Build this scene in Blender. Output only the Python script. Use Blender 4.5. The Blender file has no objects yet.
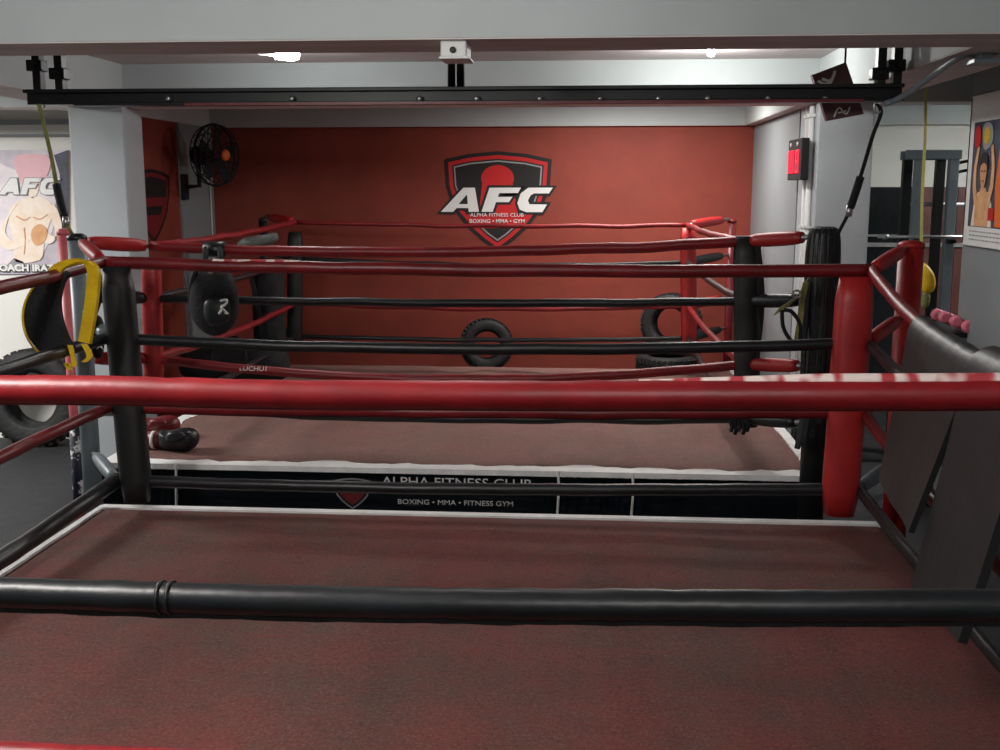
import bpy, bmesh, math, random
from math import sin, cos, pi, atan, radians, sqrt
from mathutils import Vector, Matrix, noise
random.seed(7)
C = bpy.context.scene.collection

# ------------------------------------------------------------------ camera model (surveyed once from the photograph)
F = 1100.0; VX, VY = 585.0, 187.0; EZ = 2.2
PITCH = atan((375 - VY) / F); YAW = atan((VX - 500) * cos(PITCH) / F)
FW = Vector((-sin(YAW) * cos(PITCH), cos(YAW) * cos(PITCH), -sin(PITCH)))
RT = Vector((cos(YAW), sin(YAW), 0)); UP = RT.cross(FW)
def ray(x, y): return FW + RT * ((x - 500) / F) + UP * ((375 - y) / F)
def PY(x, y, d):                     # point of the place on the plane Y = d
    v = ray(x, y); t = d / v.y; return Vector((v.x * t, d, EZ + v.z * t))
def PX(x, y, d):
    v = ray(x, y); t = d / v.x; return Vector((d, v.y * t, EZ + v.z * t))
def PZ(x, y, z):
    v = ray(x, y); t = (z - EZ) / v.z; return Vector((v.x * t, v.y * t, z))
cam = bpy.data.cameras.new('camera'); cam.lens = F * 36 / 1000; cam.sensor_width = 36
co = bpy.data.objects.new('camera', cam); C.objects.link(co)
co.matrix_world = Matrix((( RT.x, UP.x, -FW.x, 0), (RT.y, UP.y, -FW.y, 0), (RT.z, UP.z, -FW.z, EZ), (0, 0, 0, 1)))
cam.clip_start = 0.05
bpy.context.scene.camera = co

# ------------------------------------------------------------------ materials
def lin(c):
    return tuple(((v / 255) / 12.92 if v / 255 <= .04045 else ((v / 255 + .055) / 1.055) ** 2.4) for v in c)
def mat(name, rgb, rough=.6, metal=0., var=.12, scale=6., bump=.0, bscale=40., rgb2=None, stretch=None, spec=.5, lo=.35, hi=.7, detail=4.):
    m = bpy.data.materials.new(name); m.use_nodes = True
    nt = m.node_tree; N = nt.nodes; L = nt.links
    b = N['Principled BSDF']; b.inputs['Roughness'].default_value = rough; b.inputs['Metallic'].default_value = metal
    b.inputs['Specular IOR Level'].default_value = spec
    tc = N.new('ShaderNodeTexCoord'); mp = N.new('ShaderNodeMapping')
    if stretch: mp.inputs['Scale'].default_value = stretch
    L.new(tc.outputs['Object'], mp.inputs['Vector'])
    n = N.new('ShaderNodeTexNoise'); n.inputs['Scale'].default_value = scale; n.inputs['Detail'].default_value = detail
    n.inputs['Roughness'].default_value = .65
    L.new(mp.outputs['Vector'], n.inputs['Vector'])
    r = N.new('ShaderNodeValToRGB')
    a = lin(rgb); c2 = lin(rgb2) if rgb2 else tuple(v * (1 - var) for v in a)
    r.color_ramp.elements[0].position = lo; r.color_ramp.elements[1].position = hi
    r.color_ramp.elements[0].color = (*c2, 1); r.color_ramp.elements[1].color = (*a, 1)
    L.new(n.outputs['Fac'], r.inputs['Fac']); L.new(r.outputs['Color'], b.inputs['Base Color'])
    if bump:
        n2 = N.new('ShaderNodeTexNoise'); n2.inputs['Scale'].default_value = bscale; n2.inputs['Detail'].default_value = 3
        L.new(mp.outputs['Vector'], n2.inputs['Vector'])
        bp = N.new('ShaderNodeBump'); bp.inputs['Strength'].default_value = bump; bp.inputs['Distance'].default_value = .02
        L.new(n2.outputs['Fac'], bp.inputs['Height']); L.new(bp.outputs['Normal'], b.inputs['Normal'])
    return m
def emit(name, rgb, s):
    m = bpy.data.materials.new(name); m.use_nodes = True
    b = m.node_tree.nodes['Principled BSDF']; c = (*lin(rgb), 1)
    b.inputs['Base Color'].default_value = c; b.inputs['Emission Color'].default_value = c
    b.inputs['Emission Strength'].default_value = s; return m
M = dict(
    beam=mat('grey_paint', (186, 194, 194), .75, var=.10, scale=1.2, bump=.15, bscale=3),
    beam_under=mat('raw_soffit', (222, 214, 212), .8, var=.25, scale=2, stretch=(.3, 3, 1)),
    ceil=mat('dim_ceiling_paint', (205, 198, 197), .85, var=.2, scale=1.5),
    pillar=mat('pillar_paint', (168, 174, 178), .65, var=.08, scale=2.5, bump=.1, bscale=6),
    white=mat('white_paint', (226, 226, 220), .8, var=.05, scale=1.5),
    grey=mat('grey_wall_paint', (132, 138, 141), .75, var=.08, scale=1.5),
    redwall=mat('red_wall_paint', (140, 56, 41), .7, var=.22, scale=2.2, bump=.12, bscale=7),
    rubber=mat('black_rubber_floor', (38, 39, 42), .75, rgb2=(26, 27, 30), scale=9, bump=.3, bscale=90),
    canvas=mat('worn_ring_canvas', (140, 78, 74), .85, rgb2=(104, 80, 72), scale=1.7, stretch=(1, .45, 1), lo=.38, hi=.66, bump=.35, bscale=60, detail=8, spec=.2),
    canvas2=mat('dusty_ring_canvas', (140, 98, 92), .85, rgb2=(112, 82, 76), scale=2.0, lo=.35, hi=.7, bump=.5, bscale=14, detail=7, spec=.2),
    edge=mat('white_canvas_edging', (250, 250, 248), .6, rgb2=(228, 228, 226), scale=8, bump=.15, bscale=30),
    skirt=mat('black_vinyl_skirt', (38, 47, 54), .28, rgb2=(24, 30, 35), scale=3, bump=.9, bscale=5, stretch=(.4, 1, 2.5)),
    red=mat('red_vinyl', (146, 26, 33), .42, rgb2=(116, 18, 24), scale=5, bump=.10, bscale=14),
    redpad=mat('red_corner_vinyl', (178, 36, 34), .45, rgb2=(150, 28, 28), scale=3, bump=.15, bscale=12),
    deepred=mat('dark_red_vinyl', (124, 26, 32), .4, rgb2=(94, 18, 22), scale=5, bump=.12, bscale=16),
    black=mat('black_vinyl', (30, 34, 37), .4, rgb2=(19, 21, 23), scale=5, bump=.12, bscale=16),
    blackpad=mat('black_corner_vinyl', (30, 34, 34), .5, rgb2=(20, 22, 22), scale=3, bump=.15, bscale=12),
    mat=mat('black_mat_vinyl', (34, 37, 38), .45, rgb2=(27, 29, 30), scale=4, bump=.2, bscale=10),
    cloth=mat('black_fabric', (22, 23, 26), .85, rgb2=(13, 13, 15), scale=14, bump=.4, bscale=60),
    steel=mat('black_steel', (22, 23, 25), .4, metal=.3, var=.3, scale=10),
    grsteel=mat('grey_painted_steel', (122, 134, 140), .4, var=.15, scale=5),
    alu=mat('bare_metal', (180, 180, 180), .35, metal=.8, var=.2, scale=10),
    tyre=mat('tyre_rubber', (34, 35, 36), .7, rgb2=(24, 24, 25), scale=12, bump=.4, bscale=30),
    strand=mat('red_white_rope_and_highlight', (240, 222, 216), .6, rgb2=(186, 62, 70), scale=22, stretch=(1, .3, .3), lo=.44, hi=.54, detail=1.),
    wht=mat('white_print', (232, 232, 230), .5, var=.05),
    ink=mat('black_print', (22, 20, 20), .6, var=.2),
    redink=mat('red_print', (196, 26, 28), .6, var=.1),
    dredink=mat('dark_red_print', (120, 22, 26), .6, var=.1),
    greyink=mat('grey_print', (150, 152, 154), .6, var=.1),
    yellow=mat('yellow_vinyl', (224, 190, 20), .45, rgb2=(200, 160, 14), scale=10),
    olive=mat('olive_webbing', (150, 150, 84), .7, rgb2=(96, 98, 52), scale=20),
    orange=mat('orange_plastic', (232, 112, 38), .5),
    pink=mat('pink_plastic', (232, 128, 150), .5),
    brown=mat('brown_sign_face', (104, 66, 72), .5, rgb2=(84, 52, 58), scale=4),
    whiteplastic=mat('white_plastic', (214, 216, 214), .45, var=.05),
    wood=mat('red_brown_wood', (104, 52, 44), .5, rgb2=(70, 38, 34), scale=4, stretch=(6, 6, .6)),
    mirror=mat('smoky_panel', (36, 40, 42), .18, rgb2=(24, 27, 29), scale=1.5),
    banner=mat('banner_print', (214, 206, 214), .5, rgb2=(172, 166, 178), scale=2.5, bump=.3, bscale=5),
    skin=mat('pale_torso_print', (246, 236, 224), .5, rgb2=(236, 214, 192), scale=9),
    skin2=mat('tan_print', (232, 184, 134), .5, rgb2=(206, 146, 98), scale=9),
    hairp=mat('dark_hair_print', (44, 34, 34), .6),
    blueish=mat('slate_print', (86, 92, 112), .6, rgb2=(54, 50, 60), scale=5),
    banred=mat('overexposed_red_print', (234, 184, 192), .5, var=.1),  # red print paled to near white, painting in the overexposure
    lamp=emit('lamp_glow', (250, 253, 255), 60),
    lamp2=emit('small_lamp_glow', (250, 253, 255), 30),
    led=emit('red_led', (255, 40, 70), 1.0),
)
def worn(name, c_red, c_brown, c_dark, rough=.85, k=1.):
    m = bpy.data.materials.new(name); m.use_nodes = True; nt = m.node_tree; N = nt.nodes; L = nt.links
    b = N['Principled BSDF']; b.inputs['Roughness'].default_value = rough; b.inputs['Specular IOR Level'].default_value = .2
    tc = N.new('ShaderNodeTexCoord')
    def nz(scale, det, stretch=(1, 1, 1), rot=0., lo=.4, hi=.6):
        mp = N.new('ShaderNodeMapping'); mp.inputs['Scale'].default_value = stretch; mp.inputs['Rotation'].default_value = (0, 0, rot)
        L.new(tc.outputs['Object'], mp.inputs['Vector']); n = N.new('ShaderNodeTexNoise'); n.inputs['Scale'].default_value = scale; n.inputs['Detail'].default_value = det
        n.inputs['Roughness'].default_value = .7; L.new(mp.outputs['Vector'], n.inputs['Vector']); r = N.new('ShaderNodeMapRange'); r.inputs['From Min'].default_value = lo; r.inputs['From Max'].default_value = hi
        L.new(n.outputs['Fac'], r.inputs['Value']); return r.outputs['Result']
    def mix(f, a, c, w):
        mx = N.new('ShaderNodeMix'); mx.data_type = 'RGBA'; mu = N.new('ShaderNodeMath'); mu.operation = 'MULTIPLY'; mu.inputs[1].default_value = w
        L.new(f, mu.inputs[0]); L.new(mu.outputs[0], mx.inputs[0])
        for i, v in ((6, a), (7, c)):
            if isinstance(v, tuple): mx.inputs[i].default_value = (*lin(v), 1)
            else: L.new(v, mx.inputs[i])
        return mx.outputs[2]
    c = mix(nz(1.3 * k, 8, lo=.38, hi=.62), c_brown, c_red, .85)
    c = mix(nz(1.5 * k, 5, (1, .16, 1), -.5, .5, .72), c, c_dark, .55)
    c = mix(nz(9 * k, 6, (1, 1, 1), 0, .5, .75), c, c_dark, .35)
    c = mix(nz(95, 2, (1, 1, 1), 0, .5, .75), c, tuple(min(255, v + 40) for v in c_brown), .5)
    c = mix(nz(60, 3, (1, 1, 1), 0, .5, .72), c, c_dark, .6)
    c = mix(nz(16, 4, (.25, 1, 1), .1, .52, .74), c, c_red, .5)
    L.new(c, b.inputs['Base Color'])
    n2 = N.new('ShaderNodeTexNoise'); n2.inputs['Scale'].default_value = 120; L.new(tc.outputs['Object'], n2.inputs['Vector'])
    n3 = N.new('ShaderNodeTexNoise'); n3.inputs['Scale'].default_value = 7; n3.inputs['Detail'].default_value = 4; L.new(tc.outputs['Object'], n3.inputs['Vector'])
    ad = N.new('ShaderNodeMath'); ad.operation = 'MULTIPLY_ADD'; ad.inputs[1].default_value = .12; L.new(n2.outputs['Fac'], ad.inputs[0]); L.new(n3.outputs['Fac'], ad.inputs[2])
    bp = N.new('ShaderNodeBump'); bp.inputs['Strength'].default_value = .35; bp.inputs['Distance'].default_value = .02
    L.new(ad.outputs[0], bp.inputs['Height']); L.new(bp.outputs['Normal'], b.inputs['Normal']); return m
M['canvas'] = worn('worn_ring_canvas', (121, 62, 59), (94, 72, 65), (64, 47, 45))
M['canvas2'] = worn('dusty_ring_canvas', (128, 88, 84), (118, 94, 86), (88, 64, 60), k=1.4)
# ------------------------------------------------------------------ mesh helpers
def B(): return bmesh.new()
def box(bm, x0, x1, y0, y1, z0, z1, bev=0., mtx=None):
    r = bmesh.ops.create_cube(bm, size=1); v = r['verts']
    bmesh.ops.scale(bm, vec=(x1 - x0, y1 - y0, z1 - z0), verts=v)
    bmesh.ops.translate(bm, vec=((x0 + x1) / 2, (y0 + y1) / 2, (z0 + z1) / 2), verts=v)
    if bev:
        es = list({e for q in v for e in q.link_edges})
        rr = bmesh.ops.bevel(bm, geom=es, offset=bev, segments=2, affect='EDGES', profile=.5)
        v = list(set(rr['verts']) | {q for q in v if q.is_valid})
    if mtx: bmesh.ops.transform(bm, matrix=mtx, verts=v)
    return bm
def tube(bm, pts, r, seg=12, caps=True, sy=1.):
    pts = [Vector(p) for p in pts]; rings = []
    n = len(pts); prev = None
    for i, p in enumerate(pts):
        t = (pts[min(i + 1, n - 1)] - pts[max(i - 1, 0)]).normalized()
        if prev is None:
            a = Vector((0, 0, 1)) if abs(t.z) < .9 else Vector((1, 0, 0))
            u = (a - t * a.dot(t)).normalized()
        else: u = (prev - t * prev.dot(t)).normalized()
        prev = u; w = t.cross(u); rr = r[i] if isinstance(r, (list, tuple)) else r
        rings.append([bm.verts.new(p + u * (rr * cos(2 * pi * k / seg)) + w * (rr * sy * sin(2 * pi * k / seg))) for k in range(seg)])
    for a, b in zip(rings, rings[1:]):
        for k in range(seg):
            f = bm.faces.new((a[k], a[(k + 1) % seg], b[(k + 1) % seg], b[k])); f.smooth = True
    if caps:
        bm.faces.new(rings[0][::-1]); bm.faces.new(rings[-1])
    return bm
def lathe(bm, prof, c, axis=(0, 0, 1), seg=32):
    """prof: (radius, height) list; solid of revolution about axis through c"""
    q = Vector((0, 0, 1)).rotation_difference(Vector(axis)).to_matrix(); c = Vector(c); rings = []
    for r, h in prof:
        rings.append([bm.verts.new(c + q @ Vector((r * cos(2 * pi * k / seg), r * sin(2 * pi * k / seg), h))) for k in range(seg)])
    for a, b in zip(rings, rings[1:]):
        for k in range(seg):
            f = bm.faces.new((a[k], a[(k + 1) % seg], b[(k + 1) % seg], b[k])); f.smooth = True
    if prof[0][0] > 1e-6 and prof[0] != prof[-1]: bm.faces.new(rings[0][::-1])
    if prof[-1][0] > 1e-6 and prof[0] != prof[-1]: bm.faces.new(rings[-1])
    bmesh.ops.remove_doubles(bm, verts=bm.verts[:], dist=1e-6)
    return bm
def prism(bm, pts, nrm, th):
    """pts: world polygon; extruded by th along nrm"""
    nrm = Vector(nrm).normalized() * th; a = [bm.verts.new(Vector(p)) for p in pts]; b = [bm.verts.new(Vector(p) + nrm) for p in pts]
    n = len(a); f1 = bm.faces.new(a); f2 = bm.faces.new(b[::-1])
    for k in range(n): bm.faces.new((a[k], b[k], b[(k + 1) % n], a[(k + 1) % n]))
    f1.normal_update(); f2.normal_update(); nf = set(bm.faces) - {f1, f2}
    bmesh.ops.triangulate(bm, faces=[f1, f2], ngon_method='EAR_CLIP'); bmesh.ops.recalc_face_normals(bm, faces=bm.faces[:]); return bm
def pillow(bm, pts, nrm, th, rings=5):
    """inflated cushion with the given outline"""
    nrm = Vector(nrm).normalized(); pts = [Vector(p) for p in pts]; c = sum(pts, Vector()) / len(pts); L = []
    for i in range(-rings, rings + 1):
        a = i / rings * pi / 2; s = max(cos(a), .02) ** .6; h = sin(a) * th / 2
        L.append([bm.verts.new(c + (p - c) * s + nrm * h) for p in pts])
    n = len(pts)
    for a, b in zip(L, L[1:]):
        for k in range(n):
            f = bm.faces.new((a[k], a[(k + 1) % n], b[(k + 1) % n], b[k])); f.smooth = True
    bm.faces.new(L[0][::-1]); bm.faces.new(L[-1]); bmesh.ops.recalc_face_normals(bm, faces=bm.faces[:]); return bm
def strap(bm, pts, width, th, wdir=(1, 0, 0)):
    """flat band along pts, width along wdir"""
    pts = [Vector(p) for p in pts]; w = Vector(wdir).normalized() * width / 2; n = len(pts); L = []
    for i, p in enumerate(pts):
        t = (pts[min(i + 1, n - 1)] - pts[max(i - 1, 0)]).normalized(); nn = t.cross(w.normalized())
        if nn.length < 1e-4: nn = Vector((0, 0, 1))
        nn = nn.normalized() * th / 2
        L.append([bm.verts.new(q) for q in (p + w + nn, p - w + nn, p - w - nn, p + w - nn)])
    for a, b in zip(L, L[1:]):
        for k in range(4): bm.faces.new((a[k], a[(k + 1) % 4], b[(k + 1) % 4], b[k]))
    bm.faces.new(L[0][::-1]); bm.faces.new(L[-1]); bmesh.ops.recalc_face_normals(bm, faces=bm.faces[:]); return bm
def smooth_path(pts, n=6):
    pts = [Vector(p) for p in pts]; o = []
    for i in range(len(pts) - 1):
        p0 = pts[max(i - 1, 0)]; p1 = pts[i]; p2 = pts[i + 1]; p3 = pts[min(i + 2, len(pts) - 1)]
        for k in range(n):
            t = k / n
            o.append(.5 * ((2 * p1) + (p2 - p0) * t + (2 * p0 - 5 * p1 + 4 * p2 - p3) * t * t + (3 * p1 - p0 - 3 * p2 + p3) * t ** 3))
    o.append(pts[-1]); return o
def closed_path(pts, n=5):
    pts = [Vector(p) for p in pts]; m = len(pts); o = []
    for i in range(m):
        p0, p1, p2, p3 = pts[i - 1], pts[i], pts[(i + 1) % m], pts[(i + 2) % m]
        for k in range(n):
            t = k / n
            o.append(.5 * ((2 * p1) + (p2 - p0) * t + (2 * p0 - 5 * p1 + 4 * p2 - p3) * t * t + (3 * p1 - p0 - 3 * p2 + p3) * t ** 3))
    return o
def obj(name, bm, m, parent=None, label=None):
    me = bpy.data.meshes.new(name)
    if parent is not None:
        off = Vector(); p = parent
        while p is not None: off += p.location; p = p.parent
    else:
        xs = [v.co for v in bm.verts]
        off = Vector(((min(v.x for v in xs) + max(v.x for v in xs)) / 2, (min(v.y for v in xs) + max(v.y for v in xs)) / 2, min(v.z for v in xs)))
    bmesh.ops.translate(bm, vec=-off, verts=bm.verts[:]); bm.to_mesh(me); bm.free()
    me.materials.append(M[m] if isinstance(m, str) else m)
    o = bpy.data.objects.new(name, me); C.objects.link(o)
    if parent is None: o.location = off
    else: o.parent = parent
    if label: o['label'] = label
    return o
def thing(name, label, cat, loc, group=None):
    o = bpy.data.objects.new(name, None); C.objects.link(o); o.location = loc; o.empty_display_size = .1
    o['label'] = label; o['category'] = cat
    if group: o['group'] = group
    return o
def tag(o, label, cat, group=None):
    o['label'] = label; o['category'] = cat
    if group: o['group'] = group
    return o
def struct(name, bm, m, parent=None):
    o = obj(name, bm, m, parent)
    if parent is None: o['kind'] = 'structure'
    return o
def text(bm, s, mtx, size, ex=.001, align='CENTER', xs=1., bold=0., track=1.):
    """add lettering (mesh) to bm; mtx maps the text plane into the place"""
    cu = bpy.data.curves.new('t', 'FONT'); cu.body = s; cu.size = size; cu.extrude = ex; cu.align_x = align; cu.align_y = 'CENTER'
    cu.offset = bold; cu.space_character = track; cu.resolution_u = 3
    o = bpy.data.objects.new('t', cu); C.objects.link(o)
    dg = bpy.context.evaluated_depsgraph_get(); me = bpy.data.meshes.new_from_object(o.evaluated_get(dg))
    me.transform(mtx @ Matrix.Diagonal((xs, 1, 1, 1))); bm.from_mesh(me)
    bpy.data.meshes.remove(me); bpy.data.objects.remove(o); bpy.data.curves.remove(cu); return bm
FACE_FRONT = Matrix.Rotation(pi / 2, 4, 'X')               # text plane standing up, read from -Y

# ------------------------------------------------------------------ the room
Z28, Z31 = 2.8, 3.1
YB = 11.2
XL_ALC, XR_ALC = PY(214, 240, YB).x, PY(750, 240, YB).x
struct('floor', box(B(), -9, 6.5, -4.2, 11.6, -.1, 0), 'rubber')
struct('ceiling', box(B(), -9, 6.5, -4.2, 11.6, Z31, Z31 + .15), 'ceil')
struct('wall_back', box(B(), XL_ALC, XR_ALC, YB, YB + .2, 0, Z28), 'redwall')
b = B(); box(b, XL_ALC - .04, XL_ALC, 8.56, 10.28, 0, Z28); struct('wall_left', b, 'redwall')
b = B(); box(b, XR_ALC, XR_ALC + .3, 8.86, YB + .2, 0, Z28); struct('wall_right', b, 'grey')
struct('wall_left_rear', box(B(), -9, XL_ALC - .04, 9.2, 9.4, 0, Z31), 'white')
struct('wall_right_rear', box(B(), XR_ALC + .3, 6.5, YB, YB + .2, 0, Z31), 'white')
b = B(); box(b, 2.6, 2.75, -4.2, PX(963, 240, 2.6).y, 0, Z31); struct('wall_right_front', b, 'grey')
struct('wall_right_outer', box(B(), 6.5, 6.7, -4.2, 11.4, 0, Z31), 'white')
struct('wall_left_outer', box(B(), -9.2, -9, -4.2, 11.4, 0, Z31), 'white')
struct('wall_front', box(B(), -9, 6.5, -4.4, -4.2, 0, Z31), 'grey')
# painted column flush in the left rear corner
struct('corner_column', box(B(), XL_ALC - .04, XL_ALC + .02, 10.28, YB, 0, Z28), 'grey')
# pillars
PLX0, PLX1, PRX0, PRX1 = PY(70, 150, 8.2).x, PY(125, 150, 8.2).x, PY(817, 150, 8.2).x, PY(873, 150, 8.2).x
PWE = PX(963, 240, 2.6).y
struct('left_pillar', box(B(), PLX0, PLX1, 8.2, 8.56, 0, Z28, .012), 'pillar')
struct('right_pillar', box(B(), PRX0, PRX1, 8.2, 8.86, 0, Z28, .012), 'pillar')
# beams (dropped from the ceiling) with raw undersides
def beam(name, x0, x1, y0, y1):
    o = struct(name, box(B(), x0, x1, y0, y1, Z28, Z31), 'beam')
    obj('underside', box(B(), x0 + .004, x1 - .004, y0 + .004, y1 - .004, Z28 - .006, Z28 - .0005), 'beam_under', o)
    return o
beam('front_beam', -9, 6.5, 4.62, 5.05)
beam('middle_beam', -9, 6.5, 8.22, 8.54)
beam('left_long_beam', PLX0, PLX1, 5.05, 8.22)
beam('right_long_beam', PRX0, PRX1, 5.05, 8.22)
beam('rear_beam', XL_ALC - .03, XR_ALC, YB - .06, YB + .2)
beam('left_alcove_beam', XL_ALC - .3, XL_ALC + .03, 8.54, YB - .06)
beam('right_alcove_beam', XR_ALC - .1, XR_ALC + .3, 8.54, YB - .06)
beam('right_rear_beam', XR_ALC + .3, 6.5, YB - .12, YB)
b = B(); box(b, -9, XL_ALC - .05, 9.13, 9.2, 2.72, 2.76); box(b, -9, XL_ALC - .05, 9.16, 9.2, 2.62, 2.64); struct('trim_1', b, 'grey')
# conduits on the right pillar's left side
for px, nm in ((797.5, 0), (803.5, 1)):
    x = PRX0 - .022; y = 8.2 + .12 + .14 * (1 - nm)
    b = B(); tube(b, [(x, y, .02), (x, y, 2.78)], .02, 10)
    for z in (.6, 1.2, 1.9, 2.7): box(b, x - .028, x + .02, y - .03, y + .03, z, z + .02)
    tag(obj('conduit_pipe', b, 'whiteplastic'), 'white conduit pipe up the pillar, ' + ('nearer the red back wall' if nm == 0 else 'nearer the pillar front edge'), 'pipe', 'white conduits on the right pillar')

def twidth(t):
    bm = text(B(), t, Matrix(), 1, align='LEFT'); w = max(v.co.x for v in bm.verts); bm.free(); return w
def words(s, centre, size, xs, m, parent, name, bold=0., rot=FACE_FRONT):
    tot = twidth(s)
    pre = ''
    for wd in s.split(' '):
        x0 = (twidth(pre + '.') - twidth('.')) if pre else 0.
        obj(name, text(B(), wd, Matrix.Translation(centre) @ rot @ Matrix.Translation(((x0 - tot / 2) * size * xs, 0, 0)), size, xs=xs, bold=bold, align='LEFT'), m, parent)
        pre += wd + ' '
# ------------------------------------------------------------------ logo (painted shield with lettering), in its own 955x750 drawing frame
def off_poly(pts, d):
    n = len(pts); a = sum(pts[i][0] * pts[(i + 1) % n][1] - pts[(i + 1) % n][0] * pts[i][1] for i in range(n)); s = 1 if a > 0 else -1; o = []
    for i in range(n):
        p0 = Vector(pts[i - 1]); p = Vector(pts[i]); p1 = Vector(pts[(i + 1) % n])
        e0 = (p - p0).normalized(); e1 = (p1 - p).normalized()
        n0 = Vector((e0.y, -e0.x)) * s; n1 = Vector((e1.y, -e1.x)) * s; k = (n0 + n1)
        k = k / max(k.length_squared / 2, .5)
        o.append(tuple(p + k * d))
    return o
SH = [(130, 132), (300, 94), (495, 76), (690, 94), (865, 132), (852, 320), (800, 470), (700, 600), (600, 690), (495, 765), (390, 690), (290, 600), (190, 470), (143, 320)]
A_ = [(108, 490), (262, 325), (340, 325), (368, 490), (300, 490), (294, 464), (216, 464), (192, 490)]
A_HOLE = [(230, 436), (286, 372), (292, 436)]
F_ = [(385, 490), (440, 325), (655, 325), (633, 362), (507, 362), (497, 388), (597, 388), (572, 424), (484, 424), (462, 490)]
C_ = [(872, 325), (845, 364), (745, 364), (720, 378), (702, 412), (712, 438), (832, 440), (800, 492), (690, 492), (645, 474), (630, 430), (652, 365), (705, 325)]
CIRC = [(495 + 112 * cos(a * pi / 12), 262 + 92 * sin(a * pi / 12)) for a in range(24)]
def logo(root, mp, nrm, small=False, letters=True):
    """mp(u, v, k) -> point of layer k on the wall"""
    def lay(name, polys, k, m):
        b = B()
        for q_, p in enumerate(polys): prism(b, [mp(u, v, k + .25 * q_) for u, v in p], nrm, .0012)
        obj(name, b, m, root)
    lay('shield', [SH], 0, 'ink')
    lay('shield_border', [off_poly(SH, -26)], 1, 'redink' if not small else 'dredink')
    lay('shield_line', [off_poly(SH, -52)], 2, 'ink')
    lay('shield_outline', [off_poly(SH, -62)], 3, 'greyink')
    lay('shield_field', [off_poly(SH, -72)], 4, 'ink')
    lay('glove_emblem', [CIRC, [(390, 300), (600, 300), (640, 560), (360, 560)], [(255, 510), (735, 510), (640, 600), (345, 600)]], 5, 'redink')
    if letters:
        # black backing first, letters above it
        lay('letter_shadow', [off_poly(p, 17) for p in (A_, F_, C_)], 6, 'ink')
        lay('letter', [A_, F_, C_], 8, 'wht'); lay('letter_gap', [A_HOLE], 10, 'ink')

lg = thing('wall_logo', 'painted shield logo with white AFC lettering on the red back wall', 'logo', PY(497, 245, YB))
def mp_back(u, v, k): return PY(425 + u / 6.82, 140 + v / 6.82, YB - .002 - .0014 * k)
logo(lg, mp_back, (0, -1, 0))
c1 = mp_back(490, 512, 12); c2 = mp_back(490, 554, 12)
sc_ = (mp_back(900, 500, 0) - mp_back(100, 500, 0)).length / 800
words('ALPHA FITNESS CLUB', c1, 34 * sc_, 1.12, 'wht', lg, 'club_lettering')
words('BOXING \u2022 MMA \u2022 GYM', c2, 36 * sc_, 1.05, 'wht', lg, 'sport_lettering', bold=.0006)
lg2 = thing('wall_logo', 'painted shield logo on the narrow red wall behind the left pillar', 'logo', (XL_ALC, 9.55, 2.05))
def mp_side(u, v, k): return Vector((XL_ALC + .002 + .0014 * k, 9.60 + (u - 495) * .00116, 2.05 - (v - 400) * .00095))
for nm_, ps_, k_, m_ in (('shield', [SH], 0, 'ink'), ('shield_border', [off_poly(SH, -34)], 1, 'dredink'), ('shield_field', [off_poly(SH, -70)], 2, 'ink'),
                         ('emblem', [[(200, 340), (790, 340), (760, 470), (640, 600), (495, 690), (350, 600), (230, 470)]], 3, 'dredink'), ('emblem_mark', [[(300, 420), (690, 420), (640, 500), (350, 500)]], 4, 'ink')):
    b = B()
    for p_ in ps_: prism(b, [mp_side(u_, v_, k_) for u_, v_ in p_], (1, 0, 0), .0012)
    obj(nm_, b, m_, lg2)

# ------------------------------------------------------------------ boxing rings
ZC = .55
def rope_path(p0, p1, sag, n=48, wob=.004, seed=0):
    p0 = Vector(p0); p1 = Vector(p1); o = []
    for i in range(n + 1):
        t = i / n; p = p0.lerp(p1, t); p.z -= sag * 4 * t * (1 - t)
        k = min(1, 8 * t, 8 * (1 - t))
        p.z += wob * k * noise.noise(Vector((t * 9 + seed * 7.3, seed, 0))); p.y += wob * k * noise.noise(Vector((t * 7, seed * 3.1, 5)))
        o.append(p)
    return o
def rope(root, path, r, m, seed=0, label=None, seams=()):
    rr = [r * (1 + .10 * noise.noise(Vector((i * .7, seed, 2)))) for i in range(len(path))]
    o = obj('rope', tube(B(), path, rr, 16), m, root, label)
    # lacing seam of the cover, running underneath
    bm = B(); tube(bm, [p + Vector((0, 0, -r * .98)) for p in path], r * .13, 6); obj('seam', bm, m, o)
    for t in seams:
        i = int(t * (len(path) - 1)); e_ = t * (len(path) - 1) - i; bm = B(); tube(bm, [path[i].lerp(path[i + 1], e_ - .08), path[i].lerp(path[i + 1], e_ + .08)], r * 1.12, 16); obj('tape_band', bm, 'black', o)
    return o
def post(root, x, y, z, m, r=.05, cap='black'):
    p = obj('corner_post', tube(B(), [(x, y, .02), (x, y, z)], r, 20), m, root)
    obj('post_cap', lathe(B(), [(r * 1.06, z), (r * 1.06, z + .02), (r * .6, z + .035), (0, z + .035)], (x, y, 0)), cap, p)
    b = B(); box(b, x - .12, x + .12, y - .12, y + .12, 0, .02, .004)
    for sx in (-1, 1):
        for sy in (-1, 1): lathe(b, [(.014, .02), (.014, .034), (0, .034)], (x + sx * .09, y + sy * .09, 0), seg=8)
    obj('base_plate', b, 'steel', p); return p
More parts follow.
